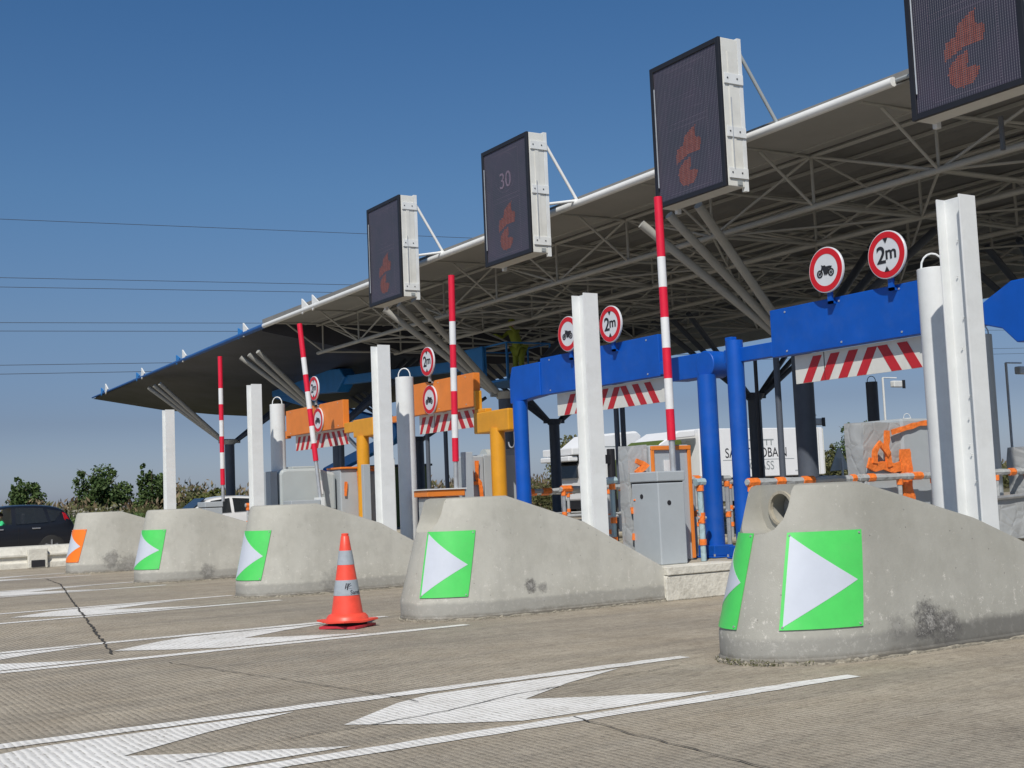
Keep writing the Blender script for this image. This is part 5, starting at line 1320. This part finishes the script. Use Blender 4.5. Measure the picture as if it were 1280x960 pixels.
# ---------------------------------------------------------------- trucks
def wheelset(b_root, xs_, y, rad):
    for x in xs_:
        for yy in (y, y + 2.3):
            b = MB(); b.lathe([(rad * .5, -.15), (rad, -.13), (rad, .13), (rad * .5, .15)], (x, yy, rad), 24, 'y'); wo = b.build('wheel', M['rubber'], b_root, smooth=True)
            b = MB(); b.tube((x, yy - .16, rad), (x, yy + .16, rad), rad * .45, n=16); b.build('rim', M['steel'], wo)
ty = 46.4
r = thing('articulated_truck', (42, ty, 0), 'white articulated lorry with glass maker lettering on its trailer', 'lorry')
b = MB(); b.box(38.9, ty, 1.6, 46.95, ty + 2.5, 3.96); tr = b.build('trailer', M['truck'], r, bevel=.04)
b = MB(); b.box(46.6, ty - .012, 1.62, 46.66, ty - .002, 3.94); b.box(46.96, ty + .02, 1.65, 47.02, ty + 2.48, 3.9); b.build('rear_frame', M['offwhite'], tr)
b = MB(); b.box(39.0, ty + .3, 1.0, 46.8, ty + 2.2, 1.59); b.build('chassis', M['black'], r); wheelset(r, (43.0, 44.3, 45.6), ty, .5)
b = MB(); b.box(38.5, ty + .05, .5, 43.6, ty + .12, 1.2); b.build('side_guard', M['grey'], r)
T = lambda cx_, cz_, sc=1.0: (lambda a, c, e: (cx_ + a * sc, ty - .006 + e * .0, cz_ + c))
def wall_text(body, size, cx_, cz_, sc=1.0, m='ink'):
    text_mesh(body, size, M[m], 'lettering', tr, lambda a, c, e: (cx_ + a * sc, ty - .008 - e, cz_ + c), depth=.004)
wall_text('SAINT-GOBAIN', .66, 42.45, 2.75, .88); wall_text('GLASS', .60, 42.75, 2.12, .95, 'grey'); wall_text('www.saint-gobain-glass.com', .16, 45.6, 1.85, .75, 'grey')
b = MB(); b.box(40.3, ty - .012, 2.43, 44.9, ty - .004, 2.45)
for i, x in enumerate((42.2, 42.5, 42.8, 43.1, 43.4)): b.box(x, ty - .012, 3.12, x + .07, ty - .004, 3.36 + .02 * (i % 2))
b.box(42.0, ty - .012, 3.36, 43.6, ty - .004, 3.42); b.build('emblem', M['grey'], tr)
b = MB(); b.prism([(45.75, ty - .012, 2.3), (45.95, ty - .012, 2.5), (45.1, ty - .012, 3.2), (45.1, ty - .012, 2.8)], (0, .006, 0)); b.build('grey_flash', M['reflect'], tr)
b = MB(); b.prism([(33.2, ty + .05, .9), (33.2, ty + .05, 2.6), (33.5, ty + .05, 3.05), (34.2, ty + .05, 3.45), (35.4, ty + .05, 3.45), (35.5, ty + .05, .9)], (0, 2.4, 0)); cabo = b.build('cab', M['olive'], r, bevel=.06)
b = MB(); b.prism([(33.3, ty - .0, 2.55), (34.1, ty, 3.3), (35.2, ty, 3.86), (36.2, ty, 3.9), (36.2, ty, 3.6), (34.9, ty, 3.5), (34.6, ty, 2.9), (34.4, ty, 2.55)], (0, 2.5, 0)); b.build('roof_fairing', M['truck'], r, bevel=.05)
b = MB(); b.box(33.45, ty + .03, 1.9, 34.5, ty + .045, 2.7); b.build('side_window', M['glass'], cabo)
b = MB(); b.box(33.2, ty + .3, .5, 36.5, ty + 2.2, .89); b.build('cab_chassis', M['black'], r); wheelset(r, (34.2, 36.4), ty, .5)
for ch in r.children:
    if ch.name.startswith(('cab', 'roof_fairing')) or (ch.name.startswith('wheel') and min(v.co.x for v in ch.data.vertices) + 42 < 38): ch.location.x += 2.5
ty2 = 50.4
r = thing('truck_cab', (31.5, ty2, 0), 'white lorry cab with dark windows, partly behind the second H-section post', 'lorry')
b = MB(); b.prism([(29.6, ty2, .8), (29.5, ty2, 2.4), (29.9, ty2, 3.3), (30.9, ty2, 3.98), (33.0, ty2, 4.12), (33.3, ty2, 3.9), (33.35, ty2, .8)], (0, 2.5, 0)); cb = b.build('cab', M['truck'], r, bevel=.1)
b = MB(); b.box(29.75, ty2 - .02, 1.8, 30.9, ty2 - .003, 3.0); b.build('side_window', M['glass'], cb)
b = MB(); b.prism([(29.40, ty2 + .2, 1.9), (29.45, ty2 + .2, 2.5), (29.86, ty2 + .2, 3.2), (29.86, ty2 + .2, 1.9)], (0, 2.1, 0)); b.build('windscreen', M['glass'], cb)
b = MB(); b.box(29.0, ty2 - .1, 3.0, 29.9, ty2 + 2.5, 3.35); b.box(28.85, ty2, 2.7, 29.4, ty2 + 2.5, 2.95); b.build('sun_visor', M['truck'], cb, bevel=.05)
b = MB(); b.box(29.55, ty2 - .012, .8, 33.35, ty2 - .002, 1.7); b.build('dark_lower_side', M['olive'], cb)
b = MB(); b.box(30, ty2 + .2, 3.52, 33.2, ty2 + .206, 3.56); b.box(30.0, ty2 - .012, 3.35, 33.3, ty2 - .002, 3.39); b.build('roof_seam', M['grey'], cb)
b = MB(); b.box(29.6, ty2 + .2, .4, 36.9, ty2 + 2.3, .8); b.build('chassis', M['black'], r); wheelset(r, (30.8, 36.2), ty2, .5); r.location.x += 5.3
# olive container seen between the posts left of the second boom
r = thing('olive_container', (25.7, 52.2, 0), 'olive green container beyond the lanes, left of the second striped arm', 'container')
b = MB(); b.box(24.6, 52.2, 0, 27.6, 54.2, 2.72); b.build('body', M['olive'], r, bevel=.03)
b = MB(); b.box(24.5, 52.1, 2.722, 27.7, 54.3, 2.82); b.build('roof', M['black'], r)
b = MB()
for i in range(9): b.box(24.7 + i * .32, 52.16, .1, 24.78 + i * .32, 52.199, 2.6)
b.build('ribs', M['olive'], r)

# ---------------------------------------------------------------- overhead cables
def cable(y, pts, rad, label):
    b = MB(); b.path(pts, rad, 5); o = b.build('overhead_cable', M['wire'], loc=pts[0]); tag(o, label, 'cable', 'overhead power cables')
def cab_pts(x0, z0, x1, z1, y, sag, n=24, dy=0):
    return [(x0 + (x1 - x0) * i / n, y + dy * i / n, z0 + (z1 - z0) * i / n - sag * 4 * (i / n) * (1 - i / n)) for i in range(n + 1)]
for (za, zb, sg, rad, lb) in [(32.6, 37.9, .0, .032, 'highest overhead cable crossing the sky at the left'), (26.1, 30.9, .0, .032, 'second overhead cable, upper of a close pair'), (25.0, 29.9, .0, .032, 'third overhead cable, lower of a close pair'),
                              (21.0, 26.4, .4, .032, 'fourth overhead cable, just above the canopy tip'), (20.2, 25.2, .4, .032, 'fifth overhead cable, just above the canopy tip'),
                              (16.2, 21.6, .4, .032, 'sixth overhead cable, behind the canopy tip'), (15.2, 20.6, .4, .032, 'lowest overhead cable, behind the canopy tip')]:
    cable(150, cab_pts(-30, za, 300, zb + (zb - za) * 1.2, 150, sg), rad, lb)

# ---------------------------------------------------------------- vegetation
def leafcards(b, c, rx, ry, rz, n, size, rnd, clumps=14, flat=.0, shape=None):
    cl = []
    for i in range(clumps):
        while True:
            p = Vector((rnd.uniform(-1, 1), rnd.uniform(-1, 1), rnd.uniform(-1, 1)))
            if p.length < 1: break
        q = p * .78; cl.append((Vector((q.x * rx, q.y * ry, q.z * rz)), rnd.uniform(.22, .45)))
    for i in range(n):
        cc, cr_ = cl[rnd.randrange(clumps)]
        d = Vector((rnd.gauss(0, 1), rnd.gauss(0, 1), rnd.gauss(0, 1))).normalized() * (rnd.random() ** .4) * cr_
        p = Vector(c) + cc + Vector((d.x * rx, d.y * ry, d.z * rz * .9))
        a = Vector((rnd.gauss(0, 1), rnd.gauss(0, 1), rnd.gauss(0, .8))).normalized(); e = a.orthogonal().normalized(); e.rotate(Quaternion(a, rnd.uniform(0, 6.28)))
        f_ = a.cross(e); s_ = size * rnd.uniform(.6, 1.3)
        b.add([p - e * s_ * .5, p + f_ * s_ * .32, p + e * s_ * .6, p - f_ * s_ * .32], [(0, 1, 2, 3)])
def tree(x, y, h, wd, m, label, seed, n=2600, group='small trees beyond the plaza', cat='tree', low=.15, conical=False):
    rnd = random.Random(seed); r = thing('young_tree', (x, y, 0), label, cat, group)
    b = MB(); b.tube((x, y, -.1), (x + .05, y, h * .35), .09, .06, n=8); b.tube((x + .05, y, h * .35), (x, y, h * .9), .06, .015, n=6)
    for i in range(9):
        t = rnd.uniform(0, 6.28); z = h * rnd.uniform(.2, .75); L = wd * rnd.uniform(.25, .45); b.tube((x, y, z), (x + math.cos(t) * L, y + math.sin(t) * L, z + L * rnd.uniform(.5, 1.1)), .03, .008, n=5)
    b.build('trunk', M['bark'], r, smooth=True)
    b = MB(); leafcards(b, (x, y, h * (.5 + low * .3)), wd / 2, wd / 2, h * (.5 - low * .2), int(n * 1.5), .18, rnd, 34)
    for i in range(5):
        t = rnd.uniform(-.8, .8); leafcards(b, (x + t * wd * .4, y + rnd.uniform(-.4, .4), h * rnd.uniform(.72, .98)), wd * .11, wd * .11, h * .13, int(n * .06), .15, rnd, 4)
    b.build('crown', m, r, fix=False)
LD = M['leafd']
tree(14.15, 75, 3.3, 2.3, LD, 'small dark green tree above the black car roof', 1)
tree(18.3, 75, 3.85, 3.6, LD, 'broad dark green tree, largest left of the farthest white post', 2, 4200)
tree(20.9, 74, 3.75, 2.4, LD, 'upright dark green tree close to the farthest white post', 3)
tree(47.5, 70, 5.0, 3.2, M['leafm'], 'tall grey green tree behind the black column, left of the lorry cab', 4)
tree(66, 62, 5.2, 3.8, LD, 'green tree right of the white trailer', 5, 3000)
tree(62, 61, 3.6, 3.0, M['leafm'], 'olive tree touching the rear of the white trailer', 6, 2400)
tree(70, 49, 4.6, 3.4, M['leafl'], 'light green tree at the right edge beyond the shaded post', 7, 2400)
tree(23.0, 70, 2.1, 2.6, M['leafl'], 'low yellow green bush left of the farthest white post', 8, 1800)

def scrub(name, x0, x1, y, hfun, m, n, seed, size, upright_=0.0, depth=6):
    rnd = random.Random(seed); b = MB()
    for i in range(n):
        x = rnd.uniform(x0, x1); yy = y + rnd.uniform(0, depth); h = hfun(x) * (.75 + .25 * noise.noise(Vector((x * .6, yy * .4, seed)))) * (0.85 + .3 * rnd.random())
        z = h * rnd.random() ** .6
        a = Vector((rnd.gauss(0, .5), rnd.gauss(0, .5), rnd.gauss(0, .4) + upright_)).normalized(); e = a.cross(Vector((rnd.gauss(0, 1), rnd.gauss(0, 1), 0)).normalized()).normalized()
        s_ = size * rnd.uniform(.6, 1.4); p = Vector((x, yy, z))
        b.add([p - a * s_ * .6, p + e * s_ * .22, p + a * s_ * .7, p - e * s_ * .22], [(0, 1, 2, 3)])
    o = b.build(name, m, fix=False, loc=(x0, y, 0)); return o
hf = lambda x: (2.15 if x < 22 else 3.0 if x < 34 else 2.8) + .25 * math.sin(x * .9) + .15 * math.sin(x * 2.3)
tag(scrub('brown_scrub', -8, 110, 72, hf, M['leafb'], 42000, 1, .26, 1.2, 7), 'brown seed heads and dry scrub along the edge of the plaza', 'scrub', kind='stuff')
tag(scrub('green_scrub', -8, 110, 69, lambda x: hf(x) * .82, M['leafm'], 40000, 2, .28, .3, 6), 'olive green undergrowth below the brown scrub', 'scrub', kind='stuff')
tag(scrub('blossom_scrub', 14.6, 17.6, 66, lambda x: 1.9, M['leafw'], 500, 3, .13, .0, 2), 'pale blossoming scrub behind the black car tail', 'scrub', kind='stuff')
tag(scrub('dark_hedge', 9, 26, 64, lambda x: 1.15, M['leafd'], 6000, 4, .26, .2, 3), 'dark hedge bottom behind the cars', 'hedge', kind='stuff')
